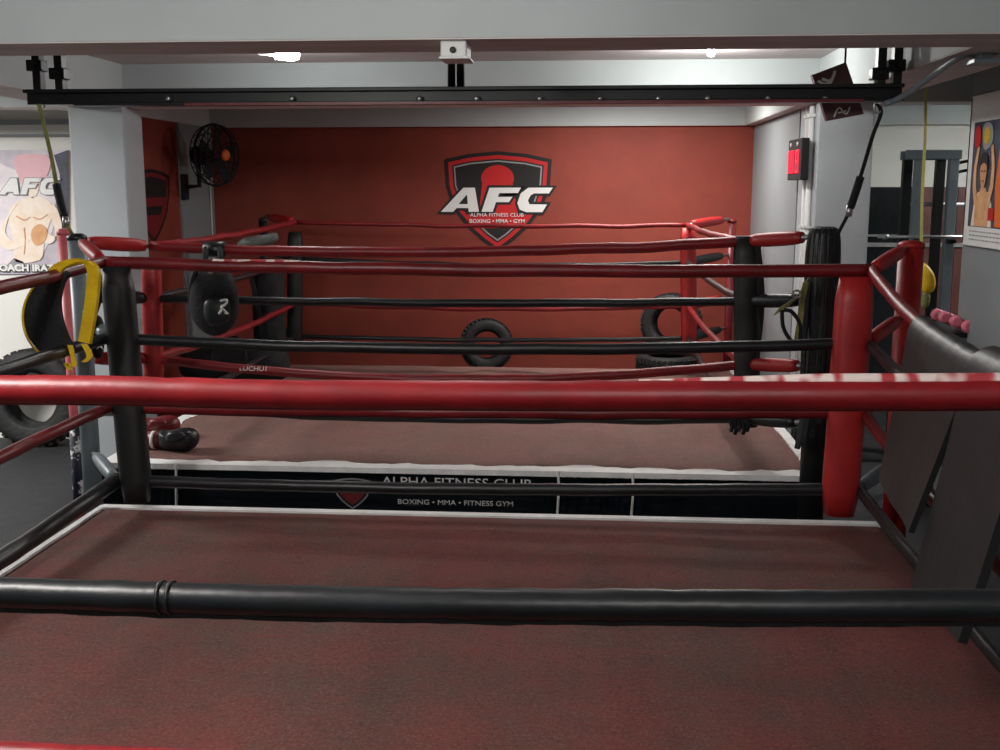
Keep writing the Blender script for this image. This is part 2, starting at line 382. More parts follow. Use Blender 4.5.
def pad(root, top, bot, w, m, ang=0.):
    top = Vector(top); bot = Vector(bot); b = B(); n = 10; L = []
    for i in range(n + 1):
        t = i / n; c = bot.lerp(top, t); e = .82 if i in (0, n) else 1.
        ring = []
        for k in range(20):
            a = 2 * pi * k / 20; q = (abs(cos(a)) ** 2.6 + abs(sin(a)) ** 2.6) ** (-1 / 2.6)
            h = w / 2 * e * q * (1 + .03 * noise.noise(Vector((i * .8, k * .5, w * 9))))
            ring.append(b.verts.new(c + Vector((h * cos(a + ang), h * .8 * sin(a + ang), 0))))
        L.append(ring)
    for a, c in zip(L, L[1:]):
        for k in range(20):
            f = b.faces.new((a[k], a[(k + 1) % 20], c[(k + 1) % 20], c[k])); f.smooth = True
    b.faces.new(L[0][::-1]); b.faces.new(L[-1])
    return obj('corner_pad', b, m, root)
def link(root, p0, p1, r, m, n=8):
    """padded turnbuckle between rope corner and post, cable showing at both ends"""
    p0 = Vector(p0); p1 = Vector(p1); d = p1 - p0
    o = obj('turnbuckle_cover', tube(B(), [p0 + d * (.08 + .74 * i / n) for i in range(n + 1)], [r * (.75 + .25 * sin(pi * i / n) ** .5) for i in range(n + 1)], 14), m, root)
    obj('turnbuckle', tube(B(), [p0, p1], r * .35, 8), 'alu', o); return o
def skirt_panel(root, a, b_, z0, z1, m, waves=5, amp=.012):
    a = Vector(a); b_ = Vector(b_); t = (b_ - a); n = Vector((t.y, -t.x, 0)).normalized(); bm = B(); N = 60; K = 8; G = []
    for i in range(N + 1):
        col = []
        for k in range(K + 1):
            p = a + t * (i / N); w = noise.noise(Vector((i * .18 * waves / 5, k * .6, t.length + a.x))) * amp * (.4 + k / K)
            col.append(bm.verts.new((p.x + n.x * w, p.y + n.y * w, z1 + (z0 - z1) * k / K)))
        G.append(col)
    for i in range(N):
        for k in range(K):
            f = bm.faces.new((G[i][k], G[i][k + 1], G[i + 1][k + 1], G[i + 1][k])); f.smooth = True
    r = bmesh.ops.solidify(bm, geom=bm.faces[:], thickness=.004)
    return obj('skirt_panel', bm, m, root)
def canvas_part(root, x0, x1, y0, y1, m, rumple):
    bm = B(); NX, NY = 70, 60; G = []
    for i in range(NX + 1):
        row = []
        for j in range(NY + 1):
            x = x0 + (x1 - x0) * i / NX; y = y0 + (y1 - y0) * j / NY
            z = ZC + rumple * noise.noise(Vector((x * 1.6, y * 1.6, 3))) + rumple * .5 * noise.noise(Vector((x * 5, y * 4, 8)))
            e = min(i, NX - i, j, NY - j); z = ZC + (z - ZC) * min(1, e / 4) - (.012 if e == 0 else 0)
            row.append(bm.verts.new((x, y, z)))
        G.append(row)
    for i in range(NX):
        for j in range(NY):
            f = bm.faces.new((G[i][j], G[i + 1][j], G[i + 1][j + 1], G[i][j + 1])); f.smooth = True
    # solid sides down to the deck
    bot = [[bm.verts.new((x, y, ZC - .05)) for y in (y0, y1)] for x in (x0, x1)]
    def side(line, va, vb): bm.faces.new([*line, vb, va])
    side([G[i][0] for i in range(NX + 1)][::1], bot[0][0], bot[1][0]); side([G[i][NY] for i in range(NX + 1)][::-1], bot[1][1], bot[0][1])
    side([G[0][j] for j in range(NY + 1)][::-1], bot[0][1], bot[0][0]); side([G[NX][j] for j in range(NY + 1)], bot[1][0], bot[1][1])
    bmesh.ops.recalc_face_normals(bm, faces=bm.faces[:])
    return obj('canvas', bm, m, root)
def edging(root, a, b_, w, torn=0., seed=0):
    """white strip of canvas lapping over the deck edge from a to b_ (inward side given by w vector)"""
    a = Vector(a); b_ = Vector(b_); w = Vector(w); bm = B(); N = 90; P = []
    for i in range(N + 1):
        t = i / N; p = a.lerp(b_, t); k = 1 + torn * noise.noise(Vector((t * 14, seed, 0))) + torn * .5 * noise.noise(Vector((t * 45, seed, 4)))
        k = max(k, .08); z = ZC + .006; d = w.normalized() * .012
        P.append([bm.verts.new(q) for q in ((p.x + w.x * k, p.y + w.y * k, z + .002), (p.x + w.x * k, p.y + w.y * k, z - .012), (p.x, p.y, z - .012), (p.x - d.x, p.y - d.y, z - .035), (p.x - d.x * 1.4, p.y - d.y * 1.4, z - .030), (p.x - d.x, p.y - d.y, z + .001))])
    for c, d in zip(P, P[1:]):
        for k in range(6): bm.faces.new((c[k], c[(k + 1) % 6], d[(k + 1) % 6], d[k]))
    bm.faces.new(P[0]); bm.faces.new(P[-1][::-1]); bmesh.ops.recalc_face_normals(bm, faces=bm.faces[:])
    return obj('canvas_edging', bm, 'edge', root)

# ---------------- ring 1 (front)
Y0, Y1 = 2.066, 5.348
R1 = thing('boxing_ring', 'nearer boxing ring, reddish canvas filling the lower picture, black and red corner pads', 'boxing ring', (-.5, 3.75, 0))
CX0, CX1, CY0, CY1 = -2.50, 1.50, 1.70, 5.40
b = B(); box(b, CX0 + .02, CX1 - .02, CY0 + .02, CY1 - .02, .36, ZC - .055)
for x in (-2.3, -1.1, .1, 1.3):
    for y in (1.9, 3.5, 5.2): box(b, x - .05, x + .05, y - .05, y + .05, 0, .36)
obj('platform_frame', b, 'steel', R1)
canvas_part(R1, CX0, CX1, CY0, CY1, 'canvas', .008)
edging(R1, (CX0, CY1, 0), (CX1, CY1, 0), (0, -.045, 0), .15, 1); edging(R1, (CX0, CY0, 0), (CX0, CY1, 0), (.02, 0, 0), .3, 2)
edging(R1, (CX1, CY0, 0), (CX1, CY1, 0), (-.02, 0, 0), .3, 3)
for a, c in (((CX0, CY0, 0), (CX1, CY0, 0)), ((CX1, CY0, 0), (CX1, CY1, 0)), ((CX1, CY1, 0), (CX0, CY1, 0)), ((CX0, CY1, 0), (CX0, CY0, 0))):
    skirt_panel(R1, a, c, .02, ZC - .03, 'skirt')
# far corners (as hung), near corners mirrored toward the camera side
PT = {'fl': PY(118, 266, Y1), 'fr': PY(855, 276, Y1)}; PB = {'fl': PY(139, 500, Y1), 'fr': PY(838, 513, Y1)}
XLr, XRr = PY(103, 262, Y1).x, PY(871, 270, Y1).x
PT['nl'] = Vector((XLr, Y0, 1.78)); PB['nl'] = Vector((XLr + .02, Y0, .63)); PT['nr'] = Vector((XRr, Y0, 1.78)); PB['nr'] = Vector((XRr, Y0, .63))
pad(R1, PT['fl'] + Vector((0, -.02, 0)), PB['fl'] + Vector((0, -.02, 0)), .158, 'blackpad'); pad(R1, PT['fr'] + Vector((0, -.02, 0)), PB['fr'] + Vector((0, -.02, 0)), .176, 'redpad')
pad(R1, PT['nl'], PB['nl'], .16, 'redpad'); pad(R1, PT['nr'], PB['nr'], .16, 'blackpad')
HF = [(PY(118, 262, Y1), PY(500, 270, Y1), PY(862, 270, Y1)), (PY(135, 338, Y1), PY(500, 349, Y1), PY(855, 342, Y1)),
      (PY(140, 407, Y1), PY(500, 412, Y1), PY(835, 411, Y1)), (PY(150, 481, Y1), PY(500, 489, Y1), PY(825, 488, Y1))]
COL = ['deepred', 'black', 'deepred', 'black']; RR = [.030, .027, .031, .030]
def ends(i, side): p = HF[i][0 if side == 'l' else 2].copy(); p.x = (XLr, XRr)[side == 'r']; return p
far = []
for i in range(4):
    a = ends(i, 'l'); c = ends(i, 'r'); mid = HF[i][1]; t = (mid.x - a.x) / (c.x - a.x); sag = (a.lerp(c, t).z - mid.z) / (4 * t * (1 - t))
    pth = rope_path(a, c, sag, 60, .006, i); far.append(pth); rope(R1, pth, RR[i], COL[i], i)
NZ = [(PY(0, 389, Y0).z, PY(500, 395, Y0).z, PY(1000, 392, Y0).z), (PY(0, 592, Y0).z, PY(500, 604, Y0).z, PY(1000, 601, Y0).z),
      (PY(0, 754, Y0).z, PY(500, 772, Y0).z, PY(1000, 772, Y0).z), (.70, .68, .70)]
near = []
for i in range(4):
    z0, zm, z1 = NZ[i]; pth = rope_path((XLr, Y0, z0 + .02), (XRr, Y0, z1 + .015), .03, 90, .004, 10 + i); near.append(pth)
    # sit the middle on its surveyed height
    j = min(range(len(pth)), key=lambda k: abs(pth[k].x + .157)); dz = zm - pth[j].z
    for k, p in enumerate(pth): p.z += dz * sin(pi * k / (len(pth) - 1))
    rope(R1, pth, .0285 if i != 1 else .031, ['red', 'black', 'red', 'black'][i], 10 + i, seams=tuple((PY(q_, 590, Y0).x - XLr) / (XRr - XLr) for q_ in (161, 171)) if i == 1 else ())
bm = B(); L_ = []
for k, p_ in enumerate(near[1]):
    h_ = .016 + .004 * noise.noise(Vector((k * .55, 3, 1))) ; L_.append([bm.verts.new(p_ + Vector((0, dy, dz))) for dy, dz in ((-.004, -.027), (.004, -.027), (.002, -.027 - h_), (-.002, -.027 - h_))])
for a, c in zip(L_, L_[1:]):
    for k in range(4): bm.faces.new((a[k], a[(k + 1) % 4], c[(k + 1) % 4], c[k]))
bm.faces.new(L_[0][::-1]); bm.faces.new(L_[-1]); bmesh.ops.recalc_face_normals(bm, faces=bm.faces[:]); obj('cover_flap', bm, 'cloth', R1)
# exposed twisted strand where the near top cover gapes
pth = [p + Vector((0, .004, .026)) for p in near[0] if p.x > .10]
obj('strand_or_highlight', tube(B(), pth, [min(.014, .003 + .011 * max(0, (p.x - .10)) / .35) for p in pth], 10), 'strand', R1, 'red and white twisted rope showing above its split cover')
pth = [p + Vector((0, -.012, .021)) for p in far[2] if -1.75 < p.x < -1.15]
obj('strand_or_highlight', tube(B(), pth, .009, 8), 'strand', R1)  # pale highlight dashes along the third far rope, built as strand
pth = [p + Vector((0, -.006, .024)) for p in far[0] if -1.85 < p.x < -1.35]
obj('strand_or_highlight', tube(B(), pth, .010, 8), 'strand', R1)  # white highlight on the far top rope, modelled as a pale strip
# side ropes: a point seen at x = 0 (left) / surveyed sag (right)
def side_rope(X, fz, nz, midp, r, m, seed):
    """rope in the plane X from the far corner (Y1, fz) to the near one through midp=(Y, z)"""
    t = (Y1 - midp[0]) / (Y1 - Y0); sag = (fz + (nz - fz) * t - midp[1]) / (4 * t * (1 - t))
    pth = rope_path((X, Y1, fz), (X, Y0, nz), sag, 50, .006, seed); rope(R1, pth, r, m, seed); return pth
LS = []
for i, (px, py) in enumerate(((0, 288), (0, 371), (0, 457), (0, 560))):
    q = PX(px, py, XLr); LS.append(side_rope(XLr, far[i][0].z, NZ[i][0] + .02, (q.y, q.z), .028 if i < 3 else .040, ['deepred', 'black', 'deepred', 'black'][i], 20 + i))
q0 = PX(912, 309, XRr); q3 = PX(915, 560, XRr)
RS = [side_rope(XRr, far[0][-1].z, NZ[0][2], (3.6, 1.60), .028, 'red', 30), side_rope(XRr, far[1][-1].z, NZ[1][2], (3.7, 1.36), .027, 'black', 31),
      side_rope(XRr, far[2][-1].z, NZ[2][2], (3.7, .99), .027, 'deepred', 32), side_rope(XRr, far[3][-1].z, NZ[3][2], (q3.y, q3.z), .027, 'black', 33)]
# corner posts and turnbuckles
PP = {'fl': (PY(86, 380, 5.74).x, 5.74), 'fr': (PY(908, 300, 5.70).x, 5.70), 'nl': (-2.66, 1.72), 'nr': (1.64, 1.72)}
for k, m, zt in (('fl', 'grsteel', 1.92), ('fr', 'redpad', 1.90), ('nl', 'grsteel', 1.92), ('nr', 'redpad', 1.90)):
    post(R1, *PP[k], zt, m, .05 if m == 'grsteel' else .062, 'black' if m == 'grsteel' else 'redpad')
    for i in range(4):
        e = {'fl': far[i][0], 'fr': far[i][-1], 'nl': near[i][0], 'nr': near[i][-1]}[k]
        d = Vector((PP[k][0] - e.x, PP[k][1] - e.y, 0)).normalized() * .05
        link(R1, e, Vector((PP[k][0], PP[k][1], e.z + .09 if i < 3 else e.z + .06)) - d, .036, ['redpad', 'grsteel' if k[1] == 'l' else 'redpad', 'red', 'grsteel'][i])

# ---------------- ring 2 (behind)
Y2, Y3 = 6.50, 9.80
R2 = thing('boxing_ring', 'farther boxing ring with printed black skirt, before the red back wall', 'boxing ring', (-.8, 8.1, 0))
DX0, DX1, DY0, DY1 = -2.90, 1.385, 6.28, 10.12
b = B(); box(b, DX0 + .03, DX1 - .03, DY0 + .03, DY1 - .03, .36, ZC - .055)
for x in (-2.7, -1.5, -.2, 1.1):
    for y in (6.5, 8.2, 9.9): box(b, x - .05, x + .05, y - .05, y + .05, 0, .36)
obj('platform_frame', b, 'steel', R2)
canvas_part(R2, DX0, DX1, DY0, DY1, 'canvas2', .028)
edging(R2, (DX0, DY0, 0), (DX1, DY0, 0), (0, .10, 0), .75, 5); edging(R2, (DX0, DY0, 0), (DX0, DY1, 0), (.09, 0, 0), .4, 6)
edging(R2, (DX1, DY0, 0), (DX1, DY1, 0), (-.05, 0, 0), .4, 7)
xs = [DX0, PY(178, 480, DY0).x, PY(558, 480, DY0).x, PY(632, 480, DY0).x, DX1]
sk = []
for i in range(4):
    sk.append(skirt_panel(R2, (xs[i] + .004, DY0 - .015, 0), (xs[i + 1] - .004, DY0 - .015, 0), .02, ZC - .025, 'skirt', 9, .022 if i != 1 else .005))
for x in xs[1:4]:
    bm = B(); tube(bm, smooth_path([(x, DY0 - .02, ZC + .01), (x + .006, DY0 - .045, ZC - .1), (x - .003, DY0 - .04, ZC - .3), (x, DY0 - .03, .05)]), .008, 6); obj('skirt_lacing', bm, 'edge', R2)
skirt_panel(R2, (DX1 + .012, DY0, 0), (DX1 + .012, DY1, 0), .02, ZC - .03, 'skirt'); skirt_panel(R2, (DX1, DY1 + .012, 0), (DX0, DY1 + .012, 0), .02, ZC - .03, 'skirt')
skirt_panel(R2, (DX0 - .012, DY1, 0), (DX0 - .012, DY0, 0), .02, ZC - .03, 'skirt')
# print on the skirt
YS = DY0 - .03
def skirt_txt(s, x0, x1, yc, h, m='wht'):
    a = PY(x0, yc, YS); c = PY(x1, yc, YS); hz = (PY(500, yc, YS) - PY(500, yc + h, YS)).length
    bm = text(B(), s, FACE_FRONT.copy(), 1); w = max(v.co.x for v in bm.verts) - min(v.co.x for v in bm.verts); bm.free()
    s_ = hz / .72; mid = (a + c) / 2
    return obj('skirt_lettering', text(B(), s, Matrix.Translation(mid) @ FACE_FRONT, s_, ex=.0015, xs=(c.x - a.x) / (w * s_)), m, sk[1])
skirt_txt('ALPHA FITNESS CLUB', 382, 532, 483, 9); skirt_txt('BOXING \u2022 MMA \u2022 FITNESS GYM', 398, 513, 503, 5)
k0 = PY(352, 478, YS); k1 = PY(352, 509, YS); s_ = (k0.z - k1.z) / 690
hold = bpy.data.objects.new('skirt_emblem', None); C.objects.link(hold); hold.parent = R2; hold.location = Vector((k0.x, YS, k1.z)) - R2.location
def mp_sk(u, v, k): return Vector((k0.x + (u - 495) * s_ * 1.1, YS - .0014 * k, k0.z - (v - 76) * s_))
def sub(o_, nm, polys, k, m):
    b = B()
    for p in polys: prism(b, [mp_sk(u, v, k) for u, v in p], (0, -1, 0), .0012)
    return obj(nm, b, m, o_)
bpy.data.objects.remove(hold)
em = sub(R2, 'skirt_emblem', [SH], 0, 'greyink'); sub(em, 'emblem_border', [off_poly(SH, -30)], 1, 'ink'); sub(em, 'emblem_field', [off_poly(SH, -80)], 2, 'dredink'); sub(em, 'emblem_glove', [CIRC], 3, 'redink')
# pads
QT = {'nl': PY(151, 258, Y2), 'nr': PY(746, 236, Y2), 'fl': PY(295, 232, Y3), 'fr': PY(688, 228, Y3)}
QB = {'nl': PY(154, 385, Y2), 'nr': PY(747, 426, Y2), 'fl': PY(295, 350, Y3), 'fr': PY(689, 345, Y3)}
pad(R2, QT['nl'], QB['nl'], .12, 'redpad'); pad(R2, QT['nr'], QB['nr'], .15, 'blackpad'); pad(R2, QT['fl'], QB['fl'], .14, 'blackpad'); pad(R2, QT['fr'], QB['fr'], .14, 'redpad')
nearY = [(246, 251, 241), (298, 303, 301), (358, 379, 364), (408, 419, 418)]; farY = [(222, 226, 225), (258, 265, 262), (303, 309, 306), (336, 340, 338)]
C2n = ['red', 'black', 'red', 'black']; n2 = []; f2 = []
def pth3(a, mid, c, n, w, sd):
    t = (mid.x - a.x) / (c.x - a.x); sag = (a.lerp(c, t).z - mid.z) / (4 * t * (1 - t)); return rope_path(a, c, sag, n, w, sd)
for i in range(4):
    p = pth3(PY(151, nearY[i][0], Y2), PY(500, nearY[i][1], Y2), PY(746, nearY[i][2], Y2), 50, .012, 40 + i); n2.append(p); rope(R2, p, [.030, .024, .027, .026][i], C2n[i], 40 + i)
    p = pth3(PY(295, farY[i][0], Y3), PY(500, farY[i][1], Y3), PY(688, farY[i][2], Y3), 40, .012, 50 + i); f2.append(p); rope(R2, p, [.018, .018, .018, .02][i], C2n[i], 50 + i)
for i in range(4):
    for e, s in ((0, 60), (-1, 70)):
        a = n2[i][e]; c = f2[i][e]; rope(R2, rope_path(a, c, .02 + .012 * i, 30, .008, s + i), .023, C2n[i], s + i)
QP = {'nl': (PY(74, 380, 6.16).x, 6.16), 'nr': (PY(817, 380, 6.16).x, 6.16), 'fl': (PY(265, 280, 10.26).x, 10.26), 'fr': (PY(730, 280, 10.26).x, 10.26)}
M['glarered'] = mat('glare_pink_red_vinyl', (226, 120, 124), .45, rgb2=(206, 92, 98), scale=6)  # red post coloured pink to carry its overexposed glare
M['navy'] = mat('navy_white_wrap', (226, 226, 230), .5, rgb2=(26, 32, 52), scale=14, lo=.56, hi=.6)
for k, m in (('nl', 'glarered'), ('nr', 'blackpad'), ('fl', 'blackpad'), ('fr', 'deepred')):
    post(R2, *QP[k], 1.93 if k[0] == 'n' else 1.88, m, .04 if k != 'nr' else .07, m)
    for i in range(4):
        e = {'nl': n2[i][0], 'nr': n2[i][-1], 'fl': f2[i][0], 'fr': f2[i][-1]}[k]
        dd = Vector((QP[k][0] - e.x, QP[k][1] - e.y, 0)).normalized() * .05
        link(R2, e, Vector((QP[k][0], QP[k][1], e.z + .04)) - dd, .042, ['redpad', 'black', 'redpad', 'black'][i])
obj('post_wrap', tube(B(), [(*QP['nl'], .3), (*QP['nl'], .5), (*QP['nl'], .84)], [.05, .048, .045], 16), 'navy', R2)
# knot ends dangling at the near right pad, white flecks of print on ropes
bm = B()
for k in range(5): tube(bm, smooth_path([PY(730 + 4 * k, 421, Y2 - .04), PY(732 + 4 * k, 427 + 2 * (k % 2), Y2 - .05), PY(731 + 4 * k, 431 + (k * 3) % 6, Y2 - .04)]), .012, 6)
obj('rope_tie', bm, 'cloth', R2)
def rope_print(root, path, r, x0, x1, s, m='wht', ang=.5, size=.022):
    seg = [p for p in path if x0 < p.x < x1]; mid = seg[len(seg) // 2]
    obj('cover_print', text(B(), s, Matrix.Translation(mid + Vector((0, -r * cos(ang) - .003, r * sin(ang) * .6))) @ Matrix.Rotation(pi / 2 - ang, 4, 'X'), size, ex=.001, xs=1.1), m, root)
rope_print(R2, n2[2], .027, PY(233, 370, Y2).x, PY(277, 370, Y2).x, 'LUCHU1', size=.042)

# ------------------------------------------------------------------ suspended black beam with hangers and camera box
YBm = 6.0
a = PY(28, 96, YBm); c = PY(901, 96, YBm); zb0 = PY(500, 104, YBm).z; zb1 = PY(500, 87, YBm).z
bt = thing('suspension_beam', 'long black steel beam hung under the ceiling across both pillars', 'beam', ((a.x + c.x) / 2, YBm, zb0))
b = B(); box(b, a.x, c.x, YBm - .06, YBm + .06, zb1 - .02, zb1, .003); box(b, a.x, c.x, YBm - .012, YBm + .012, zb0 + .01, zb1 - .01); box(b, a.x + .28, c.x, YBm - .06, YBm + .06, zb0, zb0 + .016, .003)
obj('steel_profile', b, 'steel', bt)
obj('lower_flange_trim', box(B(), a.x + .9, c.x - .2, YBm - .066, YBm - .0605, zb0 - .004, zb0 + .010), 'deepred', bt)
for px in (39, 61, 880, 896):
    x = PY(px, 80, YBm).x; b = B(); box(b, x - .022, x + .022, YBm - .03, YBm + .03, zb1, Z31, .003); o = obj('hanger', b, 'steel', bt)
    b = B(); zc = PY(px, 66 if px in (39, 896) else 74, YBm).z; box(b, x - .05, x + .036, YBm - .04, YBm + .04, zc - .03, zc + .03, .005)
    tube(b, [(x, YBm - .08, zc), (x, YBm + .08, zc)], .015, 8); obj('clamp', b, 'steel', o)
for px in (451.5, 460.5):
    x = PY(px, 70, YBm).x; obj('hanger_rod', tube(B(), [(x, YBm, zb1), (x, YBm, Z31)], .021, 10), 'steel', bt)
for px in (170, 293, 420, 477, 540, 600, 658, 707, 767, 824):
    p = PY(px, 99, YBm - .02); obj('eye_bolt', lathe(B(), [(.016, 0), (.016, .03), (.009, .035), (0, .035)], p, (0, -1, 0), 10), 'alu', bt)
# cctv box under the front beam
p0 = PY(441, 58, 4.68); p1 = PY(467, 43, 4.68)
ct = thing('security_camera', 'white camera box with dark lens under the front ceiling beam', 'security camera', ((p0.x + p1.x) / 2, 4.75, p0.z))
b = B(); box(b, p0.x, p1.x, 4.66, 4.84, p0.z, Z28 - .0055, .008); obj('housing', b, 'whiteplastic', ct)
b = B(); box(b, p0.x - .004, p1.x + .012, 4.65, 4.85, p0.z - .006, p0.z + .004, .002); obj('cover_plate', b, 'whiteplastic', ct)
lp = PY(453, 50, 4.66); obj('lens', lathe(B(), [(.013, 0), (.013, .012), (.009, .014), (0, .010)], lp, (0, -1, 0), 20), 'ink', ct)
# straps from beam ends down to posts
def ratchet(pts, w0, label, sleeve, sm='cloth'):
    t = thing('hanging_strap', label, 'strap', pts[-1])
    P = smooth_path(pts, 8); tube_ = B(); strap(tube_, P, w0, .006, (1, 0, 0)); obj('webbing', tube_, sm, t)
    s = P[int(len(P) * sleeve[0]):int(len(P) * sleeve[1])]; obj('rubber_sleeve', tube(B(), s, .022, 12), 'cloth', t)
    e = P[int(len(P) * sleeve[1])]; b = B()
    lathe(b, [(.016, -.03), (.02, 0), (.016, .03)], e, (0, 0, 1), 10); obj('swivel_clip', b, 'alu', t)
    return t
ratchet([PY(39, 104, 5.98), PY(44, 125, 5.96), PY(52, 160, 5.9), PY(58, 192, 5.88), PY(66, 222, 5.80), PY(76, 240, 5.72)], .022, 'olive strap from the beam down to the grey ring post', (.55, .80), 'olive')
ratchet([PY(877, 104, 5.98), PY(881, 113, 6.0), PY(873, 135, 6.0), PY(864, 165, 6.05), PY(857, 188, 6.08), PY(848, 214, 6.1), PY(839, 232, 6.1), PY(833, 247, 6.1)], .02, 'black strap from the beam down to the strap-hung ring post', (.50, .70))
# snap hooks where they meet the beam
for px in (41, 878):
    p = PY(px, 106, 6.0); o = (obj('snap_hook', tube(B(), [p + Vector((.02 * cos(a_), 0, .035 * sin(a_))) for a_ in [k * pi / 8 for k in range(17)]], .006, 8), 'alu', bt))

# ------------------------------------------------------------------ lamps
lt = thing('ceiling_lamp', 'bright elongated white lamp on the ceiling, left of centre', 'lamp', PY(284, 53, 7.2))
p = PY(284, 53, 7.2); b = B(); lathe(b, [(0, -.10), (.03, -.095), (.045, -.06), (.045, .05), (.03, .06)], p, Vector((-1, 0, .12)), 20); obj('bulb', b, 'lamp', lt)
b = B(); lathe(b, [(.03, .06), (.03, .10), (.02, .12)], p, Vector((-1, 0, .12)), 16); box(b, p.x - .16, p.x - .10, p.y - .03, p.y + .03, p.z - .01, Z31); obj('socket', b, 'whiteplastic', lt)
lt2 = thing('ceiling_lamp', 'small round white lamp under the ceiling, right of centre', 'lamp', PY(711, 52, 7.4))
p2 = PY(711, 52, 7.4); b = B(); lathe(b, [(0, -.03), (.02, -.025), (.03, 0), (.02, .03)], p2, (0, 0, 1), 16); obj('bulb', b, 'lamp2', lt2)
obj('socket', tube(B(), [p2 + Vector((0, 0, .03)), (p2.x, p2.y, Z31)], .02, 10), 'whiteplastic', lt2)
def area(name, loc, size, power, rot=(0, 0, 0), col=(1, .98, .95), sy=None):
    l = bpy.data.lights.new(name, 'AREA'); l.energy = power; l.size = size; l.color = col
    if sy: l.shape = 'RECTANGLE'; l.size_y = sy
    o = bpy.data.objects.new(name, l); C.objects.link(o); o.location = loc; o.rotation_euler = rot; return o
def point(name, loc, power, r=.05, col=(1, .98, .95)):
    l = bpy.data.lights.new(name, 'POINT'); l.energy = power; l.shadow_soft_size = r; l.color = col
    o = bpy.data.objects.new(name, l); C.objects.link(o); o.location = loc; return o
point('lamp_light', p + Vector((0, 0, -.08)), 12, .06)
point('lamp_light', p2 + Vector((0, 0, -.08)), 42, .05)
for q, e in (((-1.9, 1.5, 2.9), 150), ((.3, -.6, 2.92), 72), ((-.4, 3.4, 2.95), 10)): point('ceiling_lamp_light', q, e, .14)
area('ceiling_panel_light', (.45, 9.9, 3.05), 1.2, 78, sy=.4, col=(1, .95, .9))
area('ceiling_panel_light', (-6.0, 6.6, 3.05), 1.4, 230, sy=1.0)
area('ceiling_panel_light', (4.4, 8.6, 3.05), 1.4, 170, sy=.8)

# ------------------------------------------------------------------ wall items
# round timer box
yA, yB_ = 8.22, 8.74; xt = PRX0 - .105
tm = thing('round_timer', 'black wall timer with glowing red digits on the right pillar', 'timer', (xt + .04, 8.48, 2.26))
b = B(); box(b, xt, PRX0 - .05, yA, yB_, 2.25, 2.55, .006); obj('housing', b, 'cloth', tm)
FL = Matrix.Rotation(-pi / 2, 4, 'Z') @ FACE_FRONT            # read from -X
def seg7(ch, yc, zc, w, h, s):
    on = {'0': 'abcdef', '8': 'abcdefg'}[ch]; b = B(); k = .017
    R_ = dict(a=(-w, w, h - k, h), d=(-w, w, -h, -h + k), g=(-w, w, -k / 2, k / 2), f=(w - k, w, 0, h), b=(-w, -w + k, 0, h), e=(w - k, w, -h, 0), c=(-w, -w + k, -h, 0))
    for q in on: y0_, y1_, z0_, z1_ = R_[q]; box(b, xt - .008, xt - .001, yc + y0_ + .002, yc + y1_ - .002, zc + z0_ + .002, zc + z1_ - .002)
    return obj('digit', b, 'led', tm)
seg7('0', 8.655, 2.385, .046, .085, 1); seg7('0', 8.535, 2.385, .046, .085, 1); seg7('8', 8.36, 2.385, .05, .085, 1)
obj('wall_mount', box(B(), PRX0 - .055, PRX0 - .001, 8.44, 8.52, 2.3, 2.5), 'steel', tm)
b = B()
for y in (8.36, 8.62): lathe(b, [(.016, 0), (.016, .008), (0, .01)], (xt - .001, y, 2.51), (-1, 0, 0), 12)
obj('indicator_lamp', b, 'wht', tm)
# tilted sign box behind the beam
cs = [PY(812, 75, 6.42), PY(846, 62, 6.42), PY(864, 114, 6.42), PY(827, 121, 6.42)]
sg = thing('hanging_sign', 'tilted dark brown square sign with pale script behind the beam', 'sign', cs[3])
obj('sign_board', prism(B(), cs, (0, 1, 0), .05), 'brown', sg)
sgc = sum(cs, Vector()) / 4
b = B(); tilt = Matrix.Rotation(radians(18), 4, 'Y')
for pts in (((818, 81), (824, 84), (830, 83), (833, 77), (835, 71)), ((822, 79), (828, 81), (831, 80))): tube(b, smooth_path([PY(x, y, 6.415) for x, y in pts]), .008, 6)
for pts in (((834, 117), (839, 108), (846, 114), (850, 107)), ((838, 113), (846, 111))): tube(b, smooth_path([PY(x, y, 6.415) for x, y in pts]), .005, 6)
obj('sign_script', b, 'wht', sg)
obj('sign_cord', tube(B(), [cs[1] + Vector((0, .02, 0)), (cs[1].x, 6.44, Z31)], .006, 6), 'cloth', sg)
# wall fan
fc = Vector((-3.42, 10.15, 2.49)); ax = Vector((.93, -.37, 0)).normalized(); u = Vector((-ax.y, ax.x, 0)); w_ = Vector((0, 0, 1))
fn = thing('wall_fan', 'black wall fan with orange hub high in the left corner', 'fan', (XL_ALC, 10.15, 2.3))
b = B()
def circ(c, r, n=36): return [c + u * (r * cos(2 * pi * k / n)) + w_ * (r * sin(2 * pi * k / n)) for k in range(n + 1)]
for r, d in ((.28, .0), (.27, .06), (.22, .09), (.14, .11), (.27, -.06), (.2, -.08)): tube(b, circ(fc + ax * d, r), .005 if d else .012, 6)
for k in range(28):
    a_ = 2 * pi * k / 28; e = u * cos(a_) + w_ * sin(a_)
    tube(b, [fc + ax * .115 + e * .05, fc + ax * .1 + e * .18, fc + ax * .06 + e * .27, fc + e * .285, fc - ax * .06 + e * .27, fc - ax * .09 + e * .08], .003, 5)
obj('cage', b, 'cloth', fn)
b = B()
for k in range(5):
    a_ = 2 * pi * k / 5; e = u * cos(a_) + w_ * sin(a_); f_ = u * cos(a_ + 1.1) + w_ * sin(a_ + 1.1)
    prism(b, [fc + e * .03, fc + e * .15 - f_ * .02, fc + e * .25 + ax * .02, fc + e * .19 + f_ * .13 + ax * .035, fc + f_ * .05 + ax * .02], ax, .004)
obj('blades', b, 'cloth', fn)
obj('hub_badge', lathe(B(), [(.05, .11), (.055, .12), (.045, .14), (0, .145)], fc, ax, 24), 'orange', fn)
